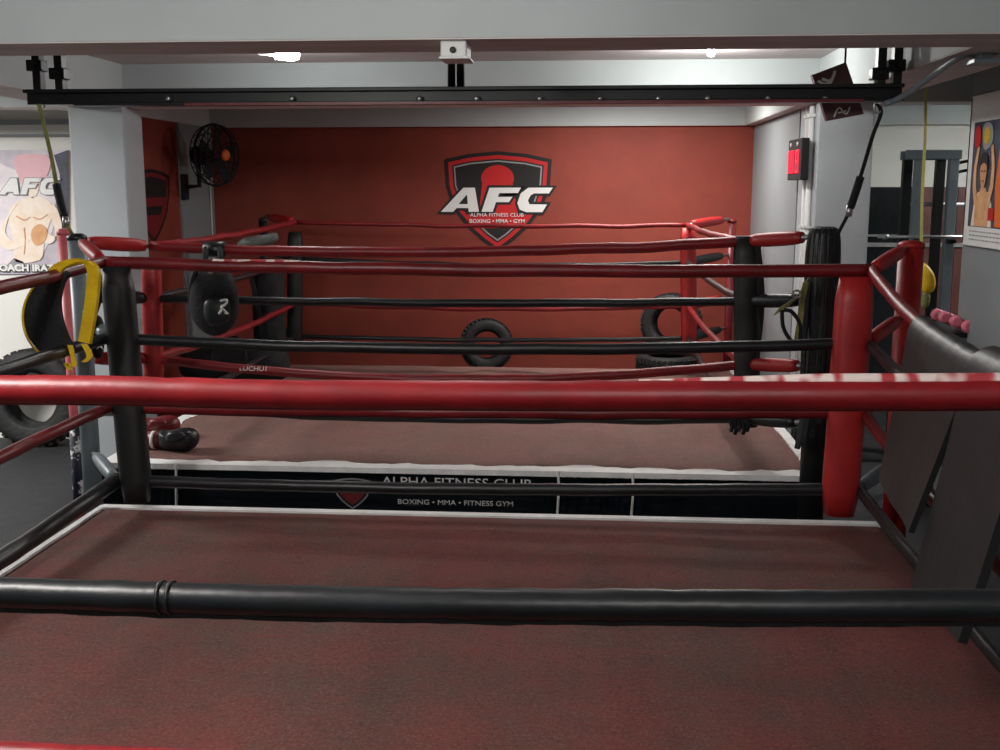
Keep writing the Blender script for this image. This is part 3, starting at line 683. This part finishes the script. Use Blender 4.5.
b = B(); lathe(b, [(.05, -.1), (.09, -.11), (.09, -.22), (.05, -.25), (0, -.25)], fc, ax, 20); tube(b, [fc - ax * .2, fc - ax * .2 + Vector((0, 0, -.28)), (XL_ALC + .04, 10.32, 2.2)], .022, 8); obj('motor', b, 'cloth', fn)
obj('wall_bracket', box(B(), XL_ALC + .02, XL_ALC + .06, 10.26, 10.38, 2.08, 2.32, .006), 'cloth', fn)
b = B(); box(b, XL_ALC + .02, XL_ALC + .05, 10.98, 11.06, 2.24, 2.32, .006); tag(obj('power_socket', b, 'whiteplastic'), 'small white socket below the fan in the left corner', 'socket')
tag(obj('power_cable', tube(B(), smooth_path([(XL_ALC + .035, 11.05, 2.24), (XL_ALC + .03, 11.07, 1.9), (XL_ALC + .035, 11.06, 1.3), (XL_ALC + .04, 11.05, .01)]), .008, 6), 'whiteplastic'), 'thin pale cable down the corner column', 'cable')

# banner in the left bay, overexposure put into its pale print colours
YW = 9.19
bn = thing('wall_banner', 'pale printed banner of a bare-chested fighter, on the left white wall', 'banner', PY(20, 276, YW))
cs = [PY(-48, 150, YW), PY(68, 150, YW), PY(67, 274, YW), PY(-46, 274, YW)]
obj('banner_sheet', prism(B(), cs, (0, -1, 0), .01), 'banner', bn)
YL = YW - .012
def flat(name, pts, k, m, root, yy=None):
    return obj(name, prism(B(), [PY(x, y, (yy or YL) - .003 * k) for x, y in pts], (0, -1, 0), .002), m, root)
flat('banner_edge', [(54, 155), (68, 150), (68, 262), (61, 262), (58, 210), (60, 175)], 0, 'blueish', bn)
flat('banner_shield', closed_path([(14, 158), (30, 154), (50, 158), (46, 178), (32, 196), (19, 178)], 3), 1, 'banred', bn)
M['banpale'] = mat('overexposed_print', (238, 230, 232), .5, rgb2=(214, 206, 214), scale=5)
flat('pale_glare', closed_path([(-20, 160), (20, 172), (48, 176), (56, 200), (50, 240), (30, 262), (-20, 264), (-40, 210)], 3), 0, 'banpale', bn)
flat('head_print', closed_path([(27, 182), (32, 178), (38, 182), (38, 192), (33, 198), (28, 193)], 3), 2, 'skin', bn)
flat('torso_print', closed_path([(14, 204), (26, 198), (40, 197), (51, 203), (53, 214), (48, 228), (44, 246), (40, 260), (16, 262), (14, 244), (10, 226), (9, 212)], 3), 2, 'skin', bn)
def limb(nm, pts, w, k, m):
    P_ = smooth_path([PY(x, y, YL - .003 * k) for x, y in pts], 4); obj(nm, strap(B(), P_, w, .003, (.7, 0, .7)), m, bn)
limb('arm_print', [(14, 208), (5, 222), (2, 238), (14, 246), (30, 240)], .10, 3, 'skin')
limb('arm_print', [(50, 207), (57, 220), (58, 236), (50, 240), (40, 232)], .09, 3, 'skin')
flat('wrapped_hands', closed_path([(33, 228), (40, 224), (46, 228), (47, 236), (43, 243), (35, 245), (31, 236)], 3), 4, 'skin2', bn)
for q_ in (((16, 216), (24, 220), (30, 217)), ((33, 217), (40, 219), (48, 214)), ((24, 228), (25, 240), (24, 254))): limb('muscle_line', q_, .012, 4, 'skin2')
flat('shorts_print', [(4, 268), (14, 258), (24, 262), (20, 270)], 2, 'greyink', bn)
def banner_letters(dx, dy, s, k, m, name, grow=0):
    b = B()
    for P in (A_, F_, C_):
        PP_ = off_poly(P, grow) if grow else P
        prism(b, [PY(dx + u * s, dy + v * s * 1.25, YL - .003 * k) for u, v in PP_], (0, -1, 0), .002)
    obj(name, b, m, bn)
banner_letters(-10, 146, .079, 5, 'greyink', 'letter_shadow', 8); banner_letters(-10, 146, .079, 6, 'wht', 'letter')
BW = (PY(60, 268, YL).x - PY(-8, 268, YL).x) / (twidth('COACH IRATZ') * .078)
words('COACH IRATZ', PY(26, 268.6, YL - .006), .078, BW, 'ink', bn, 'name_shadow', bold=.009)
words('COACH IRATZ', PY(26, 268.2, YL - .010), .078, BW, 'wht', bn, 'name_lettering', bold=.004)
for x, y in ((60, 179), (40, 179)): obj('eyelet', lathe(B(), [(.016, 0), (.012, .02), (0, .022)], PY(x, y, YL - .002), (0, -1, 0), 10), 'wht', bn)

# framed poster on the right wall
XP = 2.6
def PW(y, z, k=0): return Vector((XP - .004 - .003 * k, y, z))
ps = thing('framed_poster', 'white-framed boxing poster on the grey right wall', 'poster', (XP, 7.1, 1.80))
za, zb_ = 1.80, 2.80; yE = PX(966.5, 170, 2.568).y - 7.50; zA = PX(966, 245, 2.568).z; zS = (PX(966, 98, 2.568).z - zA)
b = B(); ya, yb = 6.68, 7.50
box(b, XP - .03, XP - .001, ya + yE, yb + yE, zA, zA + zS, .004); obj('frame', b, 'wht', ps)
def pf(name, pts, k, m): return obj(name, prism(B(), [Vector((XP - .031 - .002 * k, y + yE, zA + (z - 1.8) * zS)) for y, z in pts], (-1, 0, 0), .0015), m, ps)
pf('frame_lip', [(7.49, 1.81), (7.49, 2.79), (7.475, 2.79), (7.475, 1.81)], 0, 'ink')
pf('picture_ground', [(7.40, 1.93), (7.40, 2.62), (6.74, 2.62), (6.74, 1.93)], 0, 'blueish')
def pl(name, pts, w, k, m):
    P_ = smooth_path([Vector((XP - .031 - .002 * k, y + yE, zA + (z - 1.8) * zS)) for y, z in pts], 4); obj(name, tube(B(), P_, w, 8), m, ps)
pf('robe', [(7.34, 1.935), (7.30, 2.10), (7.24, 2.16), (7.05, 2.16), (6.99, 2.08), (6.97, 1.935)], 1, 'skin')
pf('figure_torso', [(7.27, 1.935), (7.28, 2.08), (7.22, 2.15), (7.19, 2.19), (7.11, 2.19), (7.07, 2.15), (7.02, 2.08), (7.03, 1.935)], 2, 'skin2')
def arm(pts, w0, w1):
    P_ = [Vector((XP - .031 - .006, y + yE, zA + (z - 1.8) * zS)) for y, z in pts]; a_ = []; c_ = []
    for i_, p_ in enumerate(P_):
        t_ = (P_[min(i_ + 1, len(P_) - 1)] - P_[max(i_ - 1, 0)]).normalized(); n_ = Vector((0, -t_.z, t_.y)); w_0 = w0 + (w1 - w0) * i_ / (len(P_) - 1); a_.append(p_ + n_ * w_0); c_.append(p_ - n_ * w_0)
    obj('figure_arm', prism(B(), a_ + c_[::-1], (-1, 0, 0), .0015), 'skin2', ps)
arm([(7.26, 2.09), (7.31, 2.20), (7.315, 2.32), (7.27, 2.46)], .034, .020); arm([(7.05, 2.09), (6.995, 2.20), (6.99, 2.32), (7.03, 2.46)], .034, .020)
pf('figure_head', closed_path([(7.21, 2.28), (7.205, 2.34), (7.15, 2.375), (7.10, 2.34), (7.095, 2.28), (7.12, 2.20), (7.15, 2.185), (7.18, 2.20)], 3), 4, 'skin2')
pf('figure_hair', closed_path([(7.222, 2.30), (7.22, 2.38), (7.15, 2.42), (7.085, 2.38), (7.082, 2.30), (7.10, 2.335), (7.15, 2.35), (7.20, 2.335)], 3), 5, 'hairp')
for y_e in (7.175, 7.125): pf('figure_eye', [(y_e + .014, 2.292), (y_e + .014, 2.300), (y_e - .014, 2.300), (y_e - .014, 2.292)], 5, 'hairp')
pf('figure_mouth', [(7.17, 2.228), (7.17, 2.236), (7.13, 2.236), (7.13, 2.228)], 5, 'dredink')
pf('held_glove', closed_path([(7.34, 2.46), (7.36, 2.56), (7.3, 2.60), (7.25, 2.55), (7.26, 2.46)], 3), 3, 'redink')
pf('held_belt', closed_path([(7.22, 2.58), (7.14, 2.61), (7.05, 2.58), (7.03, 2.49), (7.1, 2.44), (7.19, 2.45)], 3), 3, 'greyink')
pf('belt_plate', closed_path([(7.18, 2.56), (7.13, 2.58), (7.08, 2.55), (7.09, 2.49), (7.14, 2.47), (7.18, 2.50)], 3), 4, 'yellow')
pf('second_figure', [(6.90, 2.42), (6.86, 2.5), (6.8, 2.35), (6.76, 1.94), (6.90, 1.94), (6.93, 2.2)], 3, 'orange')
pf('red_emblem', [(7.02, 1.98), (6.92, 1.98), (6.92, 2.06), (7.02, 2.06)], 4, 'redink')
b = B()
for r_, z in enumerate((1.895, 1.868, 1.84)):
    x = 7.36
    while x > 6.8: l = random.uniform(.02, .07); box(b, XP - .033, XP - .0315, x - l + yE, x + yE, zA + (z - 1.8) * zS, zA + (z - 1.792) * zS); x -= l + .015
obj('caption_lines', b, 'greyink', ps)

# ------------------------------------------------------------------ right bay: dark wall panels, squat rack, gear
b = B(); y_ = YB - .03
pn = thing('wall_cladding', 'dark glossy panels low on the right rear wall behind the rack', 'wall panel', (3.6, y_, 0))
x = 2.05
for i, (wd, m) in enumerate(((.62, 'mirror'), (.6, 'mirror'), (.34, 'wood'), (.34, 'wood'), (.34, 'wood'), (.6, 'mirror'))):
    b = B(); box(b, x + .008, x + wd - .008, y_ - .02, YB - .004, .05, 2.2, .006); obj('panel', b, m, pn); x += wd
b = B(); box(b, 2.03, x, y_ - .045, YB - .004, 1.62, 1.66); box(b, 2.03, x, y_ - .045, YB - .004, 1.72, 1.74); obj('rail', b, 'alu', pn)
YR0, YR1 = 8.9, 9.22
xa = PY(917, 200, YR0).x; xb = PY(951, 200, YR0).x; zt = PY(909, 150, YR0).z
rk = thing('squat_rack', 'grey steel squat rack right of the right pillar', 'squat rack', ((xa + xb) / 2, 9.4, 0))
for x, y in ((xa, YR0), (xb, YR0), (xa, YR1), (xb, YR1)):
    b = B(); box(b, x - .035, x + .035, y - .035, y + .035, 0, zt - .05, .004)
    up_ = obj('upright', b, 'steel' if y == YR1 else 'grsteel', rk)
b = B(); box(b, xa - .10, xb + .05, YR0 - .04, YR0 + .04, zt - .07, zt, .004); box(b, xa - .05, xb + .05, YR1 - .04, YR1 + .04, zt - .07, zt, .004)
for x in (xa, xb): box(b, x - .03, x + .03, YR0 + .04, YR1 - .04, zt - .065, zt - .005)
obj('top_frame', b, 'grsteel', rk)
b = B(); zbar = PY(930, 205, YR0).z
tube(b, [(xa - .02, YR1 + .02, zbar), (xb + .3, YR1 + .02, zbar)], .016, 10); obj('cross_bar', b, 'alu', rk)
b = B(); 
for z in (.04, .5): box(b, xa - .03, xa + .03, YR0, YR1, z, z + .06); box(b, xb - .03, xb + .03, YR0, YR1, z, z + .06)
obj('side_brace', b, 'steel', rk)
for k in range(2): 
    z = zt - .06 - .07 * k; obj('peg', tube(B(), [(xb + .03, YR0, z - .04), (xb + .22, YR0, z)], .012, 8), 'steel', rk)
zc_ = PY(930, 237, YR0 - .1).z
bb = thing('barbell', 'steel barbell resting across the squat rack', 'barbell', ((xa + xb) / 2, YR0 - .06, zc_))
obj('bar', tube(B(), [(xa - .30, YR0 - .06, zc_), (xb + .35, YR0 - .06, zc_)], .012, 12), 'alu', bb)
for x in (xa - .26, xb + .24): obj('collar', tube(B(), [(x, YR0 - .06, zc_), (x + .04, YR0 - .06, zc_)], .02, 14), 'alu', bb)
for x in (xa, xb): obj('bar_hook', box(B(), x - .03, x + .03, YR0 - .10, YR0 - .03, zc_ - .05, zc_ - .017, .003), 'steel', rk)
# yellow band hanging from above and the yellow glove on it
yb_ = 8.0
tag(obj('resistance_band', strap(B(), [PY(926, 86, yb_), PY(925, 140, yb_), PY(922, 200, yb_), PY(921, 268, yb_)], .02, .004, (1, 0, 0)), mat('pale_yellow_band', (206, 206, 116), .6)), 'thin pale yellow band hanging from the ceiling before the rack', 'resistance band')
gl = thing('boxing_glove', 'yellow glove hanging below the pale yellow band', 'boxing glove', PY(926, 296, yb_))
obj('glove_body', pillow(B(), closed_path([PY(x, y, yb_) for x, y in ((921, 264), (928, 266), (934, 276), (934, 288), (928, 294), (921, 290))], 4), (0, -1, 0), .14), 'yellow', gl)
obj('glove_cuff', pillow(B(), closed_path([PY(x, y, yb_) for x, y in ((921, 290), (929, 292), (928, 306), (922, 307))], 3), (0, -1, 0), .10), 'olive', gl)
for i, (px, py, d, lb) in enumerate(((941, 316, 7.9, 'pink dumbbell behind the draped black mat, leftmost of the three'), (952, 320, 7.8, 'pink dumbbell behind the draped black mat, middle of the three'), (964, 325, 7.7, 'pink dumbbell behind the draped black mat, rightmost of the three'))):
    p = PY(px, py, d); t = thing('dumbbell', lb, 'dumbbell', p, 'pink dumbbells on the rack stand')
    obj('handle', tube(B(), [p + Vector((0, -.07, 0)), p + Vector((0, .07, 0))], .014, 10), 'alu', t)
    for s in (-1, 1): obj('weight_head', lathe(B(), [(.03, -.03), (.044, -.02), (.044, .02), (.03, .03)], p + Vector((0, s * .085, 0)), (0, 1, 0), 8), 'pink', t)
p = PY(941, 316, 7.9); q = PY(964, 325, 7.7); zz = min(p.z, q.z) - .047
ds = thing('dumbbell_stand', 'low black stand under the pink dumbbells', 'stand', ((p.x + q.x) / 2, 7.8, 0))
b = B()
box(b, p.x - .1, q.x + .1, 7.62, 8.02, zz - .03, zz, .004); obj('shelf', b, 'steel', ds)
for x in (p.x - .08, q.x + .08):
    for y in (7.65, 7.99): obj('leg', box(B(), x - .02, x + .02, y - .02, y + .02, 0, zz - .03), 'steel', ds)
# steel boom from the beam end to the ceiling bracket at the right
q = PY(980, 52, 5.3)
bo = thing('ceiling_boom', 'grey steel pipe slanting from the beam end to a ceiling bracket', 'pipe', (q.x, 5.3, q.z - .1))
obj('pipe', tube(B(), smooth_path([PY(885, 104, 5.93), PY(905, 95, 5.9), PY(958, 58, 5.4), PY(975, 54, 5.34), PY(1003, 50, 5.3)], 5), .016, 12), 'grsteel', bo)
b = B(); a0 = PY(976, 60, 5.32); a1 = PY(990, 42, 5.32); box(b, a0.x, a1.x, 5.26, 5.38, a0.z, a1.z, .006); box(b, a0.x - .03, a1.x + .05, 5.25, 5.4, a0.z - .02, a0.z, .003); box(b, (a0.x + a1.x) / 2 - .02, (a0.x + a1.x) / 2 + .02, 5.3, 5.34, a1.z, Z31); obj('bracket', b, 'grsteel', bo)

# ------------------------------------------------------------------ tyres
def tyre(loc, R, w, axis, label, tilt=0):
    t = thing('tyre', label, 'tyre', loc, None); c = Vector(loc) + Vector((0, 0, R))
    prof = [(R * .54, -w * .36), (R * .66, -w * .46), (R * .84, -w * .5), (R * .95, -w * .44), (R, -w * .3), (R, w * .3), (R * .95, w * .44), (R * .84, w * .5), (R * .66, w * .46), (R * .54, w * .36), (R * .64, w * .30), (R * .9, w * .2), (R * .9, -w * .2), (R * .64, -w * .30), (R * .54, -w * .36)]
    obj('casing', lathe(B(), prof, c, axis, 48), 'tyre', t)
    b = B(); q = Vector((0, 0, 1)).rotation_difference(Vector(axis).normalized()).to_matrix()
    for k in range(36):
        a_ = 2 * pi * k / 36
        for s in (-1, 1):
            m = Matrix.Translation(c) @ q.to_4x4() @ Matrix.Rotation(a_ + s * .04, 4, 'Z') @ Matrix.Translation((R, 0, s * w * .2)) @ Matrix.Rotation(.35 * s, 4, 'X')
            box(b, -.012, .012, -R * .055, R * .055, -w * .16, w * .16, 0, m)
    obj('tread', b, 'tyre', t); return t
g = PY(31, 445, 8.82); tyre((g.x, 8.97, .0), .415, .24, (0, -1, .06), 'large black tyre standing against the white wall at left')
g = PY(486, 350, 10.6); tyre((g.x, 10.65, .425), .25, .17, (.15, -1, .05), 'black tyre behind the far ring, low at the centre of the red wall')
g = PY(666, 355, 10.55); tyre((g.x + .05, 10.65, .615), .285, .18, (-.35, -1, .05), 'black tyre standing beyond the far ring beside its red corner')
tyre((g.x + .02, 10.655, .42 - .29 + .09), .29, .18, (0, 0, 1), 'black tyre lying flat under the standing tyre at the right')
b = B(); box(b, -1.9, 1.2, 10.36, 10.97, .0, .40, .02); tag(obj('plyo_bench', b, 'cloth'), 'long low black padded bench behind the far ring carrying tyres', 'bench')

# ------------------------------------------------------------------ mats draped over the right ropes
def drape(ya, yb, zin, zout, label, flare, grp=None, thk=.035, xr=None, r=.036):
    n = 16; bm = B(); L = []
    path = RS[0]
    for i in range(n + 1):
        y = ya + (yb - ya) * i / n
        q = min(path, key=lambda p: abs(p.y - y)); zt_ = q.z + .012; xc = q.x; pr = []
        zi = zin[0] + (zin[1] - zin[0]) * i / n
        r_ = r
        fl = flare[0] + (flare[1] - flare[0]) * i / n
        wv = .012 * noise.noise(Vector((y * 3, zin[0] * 5, 0)))
        outer = [Vector((xc - r - fl + wv, y, zi)), Vector((xc - r - fl * .62 + wv * .5, y, zi + (zt_ - zi) * .35)), Vector((xc - r - fl * .25, y, zi + (zt_ - zi) * .7)), Vector((xc - r - .004, y, zt_ - .03))]
        for k in range(1, 8): a_ = pi - k * pi / 8; outer.append(Vector((xc + r * cos(a_), y, zt_ - .03 + (r + .012) * sin(a_))))
        outer += [Vector((xc + r + .004, y, zt_ - .03)), Vector((xc + r + .06, y, zt_ - .4)), Vector((xc + r + .09, y, zout))]
        nm = []
        for k, p_ in enumerate(outer):
            t = (outer[min(k + 1, len(outer) - 1)] - outer[max(k - 1, 0)]).normalized(); nm.append(Vector((-t.z, 0, t.x)))
        inn = [p_ - n_ * thk * (1 if True else 0) for p_, n_ in zip(outer, nm)]
        # thickness is added outward of the rope
        oo = [p_ + n_ * 0 for p_, n_ in zip(outer, nm)]; up_ = [p_ + n_ * thk for p_, n_ in zip(outer, nm)]
        L.append([bm.verts.new(p_) for p_ in up_ + oo[::-1]])
    m_ = len(L[0])
    for a, c in zip(L, L[1:]):
        for k in range(m_):
            f = bm.faces.new((a[k], a[(k + 1) % m_], c[(k + 1) % m_], c[k])); f.smooth = True
    bm.faces.new(L[0][::-1]); bm.faces.new(L[-1]); bmesh.ops.recalc_face_normals(bm, faces=bm.faces[:])
    for e in bm.edges:
        if len(e.link_faces) == 2 and e.link_faces[0].normal.angle(e.link_faces[1].normal, 0) > .9: e.smooth = False
    return tag(obj('exercise_mat', bm, 'mat'), label, 'exercise mat', grp)
drape(4.5, 3.78, (1.01, 1.01), .95, 'black vinyl mat draped over the right ropes, the farther of two', (.085, .165), 'mats draped over the ropes', thk=.022, r=.033)
drape(3.73, 3.16, (.83, .87), .85, 'black vinyl mat draped over the right ropes, the nearer one at the picture edge', (.13, .155), 'mats draped over the ropes', thk=.028, r=.058)

# ------------------------------------------------------------------ hanging gear
# belly pad: black crescent with yellow trim and yellow strap over the left top rope
YPd = 4.86
bp_ = thing('belly_pad', 'black curved pad with yellow trim hanging from the left ropes', 'kick pad', PY(50, 354, YPd))
outl = closed_path([PY(x, y, YPd) for x, y in ((52, 273), (36, 286), (26, 303), (24, 322), (30, 340), (44, 354), (60, 357), (72, 350), (66, 338), (60, 320), (58, 302), (61, 286), (66, 273))], 4)
b = B(); prism(b, outl, (0, 1, 0), .04); obj('pad_body', b, 'cloth', bp_)
rim = [PY(x, y, YPd - .006) for x, y in ((52, 271), (35, 285), (25, 303), (23, 322), (29, 341), (43, 355), (60, 358))]
obj('yellow_trim', tube(B(), smooth_path(rim), .006, 8), 'yellow', bp_)
st = smooth_path([PY(x, y, YPd - .03) for x, y in ((50, 276), (58, 267), (72, 262), (86, 263), (92, 272), (91, 290), (88, 315), (83, 343))], 5)
obj('yellow_strap', strap(B(), [p + Vector((0, .02, 0)) for p in st], .062, .02, (.9, -.2, -.15)), 'yellow', bp_)
b = B(); strap(b, smooth_path([PY(x, y, YPd) for x, y in ((70, 345), (73, 356), (74, 367), (66, 363), (70, 370))], 3), .022, .008, (1, 0, 0)); strap(b, smooth_path([PY(x, y, YPd) for x, y in ((84, 344), (90, 356), (84, 362))], 3), .028, .008, (1, 0, 0)); obj('strap_end', b, 'yellow', bp_)
# small black cuff with white mark on the grey post
p = PY(97, 338, 5.45)
cf = thing('ankle_cuff', 'small black cuff with a white mark beside the grey post', 'cuff', PY(97, 356, 5.45))
obj('cuff_body', pillow(B(), closed_path([PY(x, y, 5.45) for x, y in ((92, 316), (101, 318), (103, 335), (102, 356), (94, 357), (93, 340))], 4), (0, -1, 0), .08), 'cloth', cf)
obj('white_mark', prism(B(), [PY(96, 350, 5.40), PY(100, 343, 5.40), PY(104, 350, 5.40), PY(100, 347, 5.40)], (0, -1, 0), .003), 'wht', cf)
obj('cuff_strap', strap(B(), smooth_path([PY(94, 318, 5.45), PY(100, 300, 5.44), PY(102, 282, 5.42), PY(106, 268, 5.40)]), .02, .006, (1, 0, 0)), 'cloth', cf)
# backpack on the far ring's near top rope
yk = Y2 - .13
bk = thing('backpack', 'rounded black bag with white mark hanging on the far ring top rope', 'bag', PY(213, 335, yk))
obj('bag_body', pillow(B(), closed_path([PY(x, y, yk) for x, y in ((199, 273), (213, 265), (228, 270), (237, 288), (239, 312), (231, 329), (214, 336), (199, 328), (190, 312), (190, 290))], 4), (.25, -1, 0), .24), 'cloth', bk)
obj('front_pocket', pillow(B(), closed_path([PY(x, y, yk - .08) for x, y in ((205, 298), (226, 296), (231, 308), (228, 322), (212, 327), (203, 316))], 4), (.25, -1, 0), .12), 'black', bk)
b = B()
for s in (-1, 1): tube(b, smooth_path([PY(213 + s * 9, 282, yk), PY(213 + s * 8, 262, yk), PY(213 + s * 7, 247, Y2 - .02), PY(213 + s * 7, 244, Y2 + .04)], 5), .018, 8)
tube(b, smooth_path([PY(200, 264, yk), PY(193, 280, yk - .02), PY(190, 300, yk - .02), PY(197, 322, yk)], 5), .014, 8); obj('shoulder_strap', b, 'cloth', bk)
b = B()
for s in (-1, 1): strap(b, smooth_path([PY(205 + 0 * s, 258, Y2 - .045 * 1), PY(205, 246, Y2 - .05)]), .1, .01, (1, 0, 0))
b.free()
obj('rope_wrap', tube(B(), [PY(205, 249, Y2), PY(226, 249.5, Y2)], .047, 16), 'black', bk)
ym = yk - .155
b = B()
for pts in (((220, 301), (227, 300), (225, 305), (221, 307), (228, 314)), ((219, 314), (223, 309), (226, 314))): tube(b, smooth_path([PY(x, y, ym) for x, y in pts], 3), .007, 6)
obj('white_mark', b, 'wht', bk)
b = B(); lathe(b, [(.018, 0), (.012, .015), (0, .016)], PY(211, 272, yk - .1), (0, -1, 0), 10); obj('buckle', b, 'alu', bk)
# towel on the far left rope corner, bag-shaped stand-in for post pads, duffel
yt = 9.45
b = B(); pillow(b, closed_path([PY(x, y, 8.3) for x, y in ((238, 246), (244, 238), (262, 235), (276, 233), (277, 241), (262, 247))], 4), (0, -1, 0), .14)
tag(obj('folded_towel', b, mat('grey_towel', (92, 96, 92), .9)), 'grey folded cloth lying on the far ring left side rope', 'towel')
hb = PY(270, 345, 9.55)
hv = thing('post_pad_stand_in', 'dark upright stand-in for ring post pads, behind the black far left ring corner', 'ring post pad', (hb.x, 9.55, ZC))
b = B(); zt_ = PY(270, 262, 9.55).z; lathe(b, [(.0, ZC + .002), (.12, ZC + .01), (.14, ZC + .06), (.14, zt_ - .05), (.11, zt_), (0, zt_)], (hb.x, 9.55, 0), seg=28); obj('bag_body', b, 'cloth', hv)
obj('pad_strap', strap(B(), smooth_path([PY(249, 262, 9.3), PY(254, 290, 9.3), PY(260, 318, 9.32), PY(264, 344, 9.34)]), .04, .01, (1, 0, 0)), 'black', hv)
p = PY(235, 366, 9.0)
db = thing('duffel_bag', 'black duffel bag on the far ring canvas near its left corner', 'duffel bag', (p.x, 9.0, ZC))
b = B(); tube(b, [(p.x - .45 + .9 * k / 10, 9.0, ZC + .17) for k in range(11)], [.10, .15, .165, .17, .17, .17, .17, .17, .165, .15, .10], 20); obj('bag_body', b, 'cloth', db)
obj('bag_handle', tube(B(), smooth_path([(p.x - .15, 8.85, ZC + .2), (p.x - .1, 8.86, ZC + .40), (p.x + .1, 8.86, ZC + .40), (p.x + .15, 8.85, ZC + .2)]), .014, 8), 'black', db)
b = B(); tube(b, [(p.x - .4, 8.98, ZC + .342), (p.x + .4, 8.98, ZC + .342)], .008, 6); obj('zip', b, 'alu', db)
# boxing gloves on the far ring canvas
def glove(px, py, d, m, cuff, label, flip=1, s=1.):
    c = PZ(px, py, ZC + .075 * s)
    t = thing('boxing_glove', label, 'boxing glove', (c.x, c.y, ZC), 'boxing gloves on the far ring canvas')
    o_ = [(-.12, -.05), (-.04, -.07), (.06, -.075), (.12, -.04), (.135, .02), (.1, .065), (.02, .07), (-.06, .05), (-.12, .045)]
    obj('fist', pillow(B(), closed_path([c + Vector((x * flip * s, 0, y * s)) for x, y in o_], 4), (0, 1, 0), .17 * s), m, t)
    obj('thumb', pillow(B(), closed_path([c + Vector((x * flip * s, -.075 * s, y * s)) for x, y in ((-.05, .0), (.03, .0), (.08, .03), (.05, .065), (-.03, .06))], 4), (0, 1, 0), .06 * s), m, t)
    obj('cuff', tube(B(), [c + Vector((-.2 * flip * s, 0, -.01)), c + Vector((-.1 * flip * s, 0, -.005))], .055 * s, 16), cuff, t)
    obj('cuff_tape', tube(B(), [c + Vector((-.165 * flip * s, 0, -.008)), c + Vector((-.145 * flip * s, 0, -.008))], .058 * s, 16), 'wht', t)
glove(178, 439, 6.95, 'black', 'deepred', 'black boxing glove lying on the far canvas, the nearer of the pair')
glove(160, 426, 7.3, 'deepred', 'black', 'dark red boxing glove lying behind the black glove')
# bundle of black straps on the far ring's near right post
sx, sy_ = QP['nr']
sb = thing('strap_bundle', 'bundle of long black straps hanging over the padded ring post', 'straps', (sx, sy_, .95))
random.seed(11)
for k in range(16):
    a_ = -pi * .95 + pi * 0.9 * (k / 15); rr_ = .078
    x = sx + rr_ * cos(a_) * 1.0; y = sy_ + rr_ * sin(a_); zb2 = random.uniform(.72, 1.15); w = random.uniform(.012, .05)
    obj('strap', strap(B(), smooth_path([(sx + .02 * cos(a_), sy_ + .02 * sin(a_), 1.985), (x, y, 1.95), (x + .012 * cos(a_), y + .015 * sin(a_), 1.7), (x + random.uniform(-.03, .03), y - .02, 1.3), (x + random.uniform(-.05, .04), y - .015, zb2)], 4), .032, .009, (-sin(a_), cos(a_), 0)), ('cloth', 'black')[k % 2], sb)
ol = thing('webbing_buckle', 'olive webbing with a buckle tied to the strap-hung post', 'strap', PY(785, 330, 6.05))
b = B(); strap(b, smooth_path([PY(x, y, 6.03) for x, y in ((808, 278), (800, 292), (790, 303), (776, 312))], 4), .05, .01, (.5, 0, .8)); strap(b, smooth_path([PY(x, y, 6.02) for x, y in ((806, 282), (802, 300), (800, 320), (796, 345))], 4), .03, .008, (1, 0, 0)); obj('webbing', b, 'olive', ol)
obj('webbing_loop', tube(B(), smooth_path([PY(x, y, 6.02) for x, y in ((782, 310), (783, 326), (789, 338), (798, 344), (800, 325), (792, 312), (784, 310))], 4), .011, 8), 'cloth', ol)
obj('buckle', tube(B(), smooth_path([PY(x, y, 6.01) for x, y in ((793, 291), (799, 291), (800, 297), (793, 297), (793, 291))], 3), .006, 6), 'alu', ol)
# black gloves/dark bands behind the black near right pad
b = B()
for k in range(3): tube(b, smooth_path([PY(757 + k, 246, Y2 - .06), PY(760 + k * 1.5, 300, Y2 - .07), PY(759 - k, 350 + 8 * k, Y2 - .07)], 5), .010, 6)
tag(obj('jump_rope', b, 'cloth'), 'thin black cords hanging at the far ring black corner pad', 'jump rope')

# ------------------------------------------------------------------ world and colour management
w = bpy.data.worlds.new('world'); bpy.context.scene.world = w; w.use_nodes = True
w.node_tree.nodes['Background'].inputs[0].default_value = (.02, .02, .022, 1); w.node_tree.nodes['Background'].inputs[1].default_value = 1
vs = bpy.context.scene.view_settings; vs.view_transform = 'Standard'; vs.look = 'None'; vs.exposure = 0; vs.gamma = 1; vs.use_curve_mapping = False
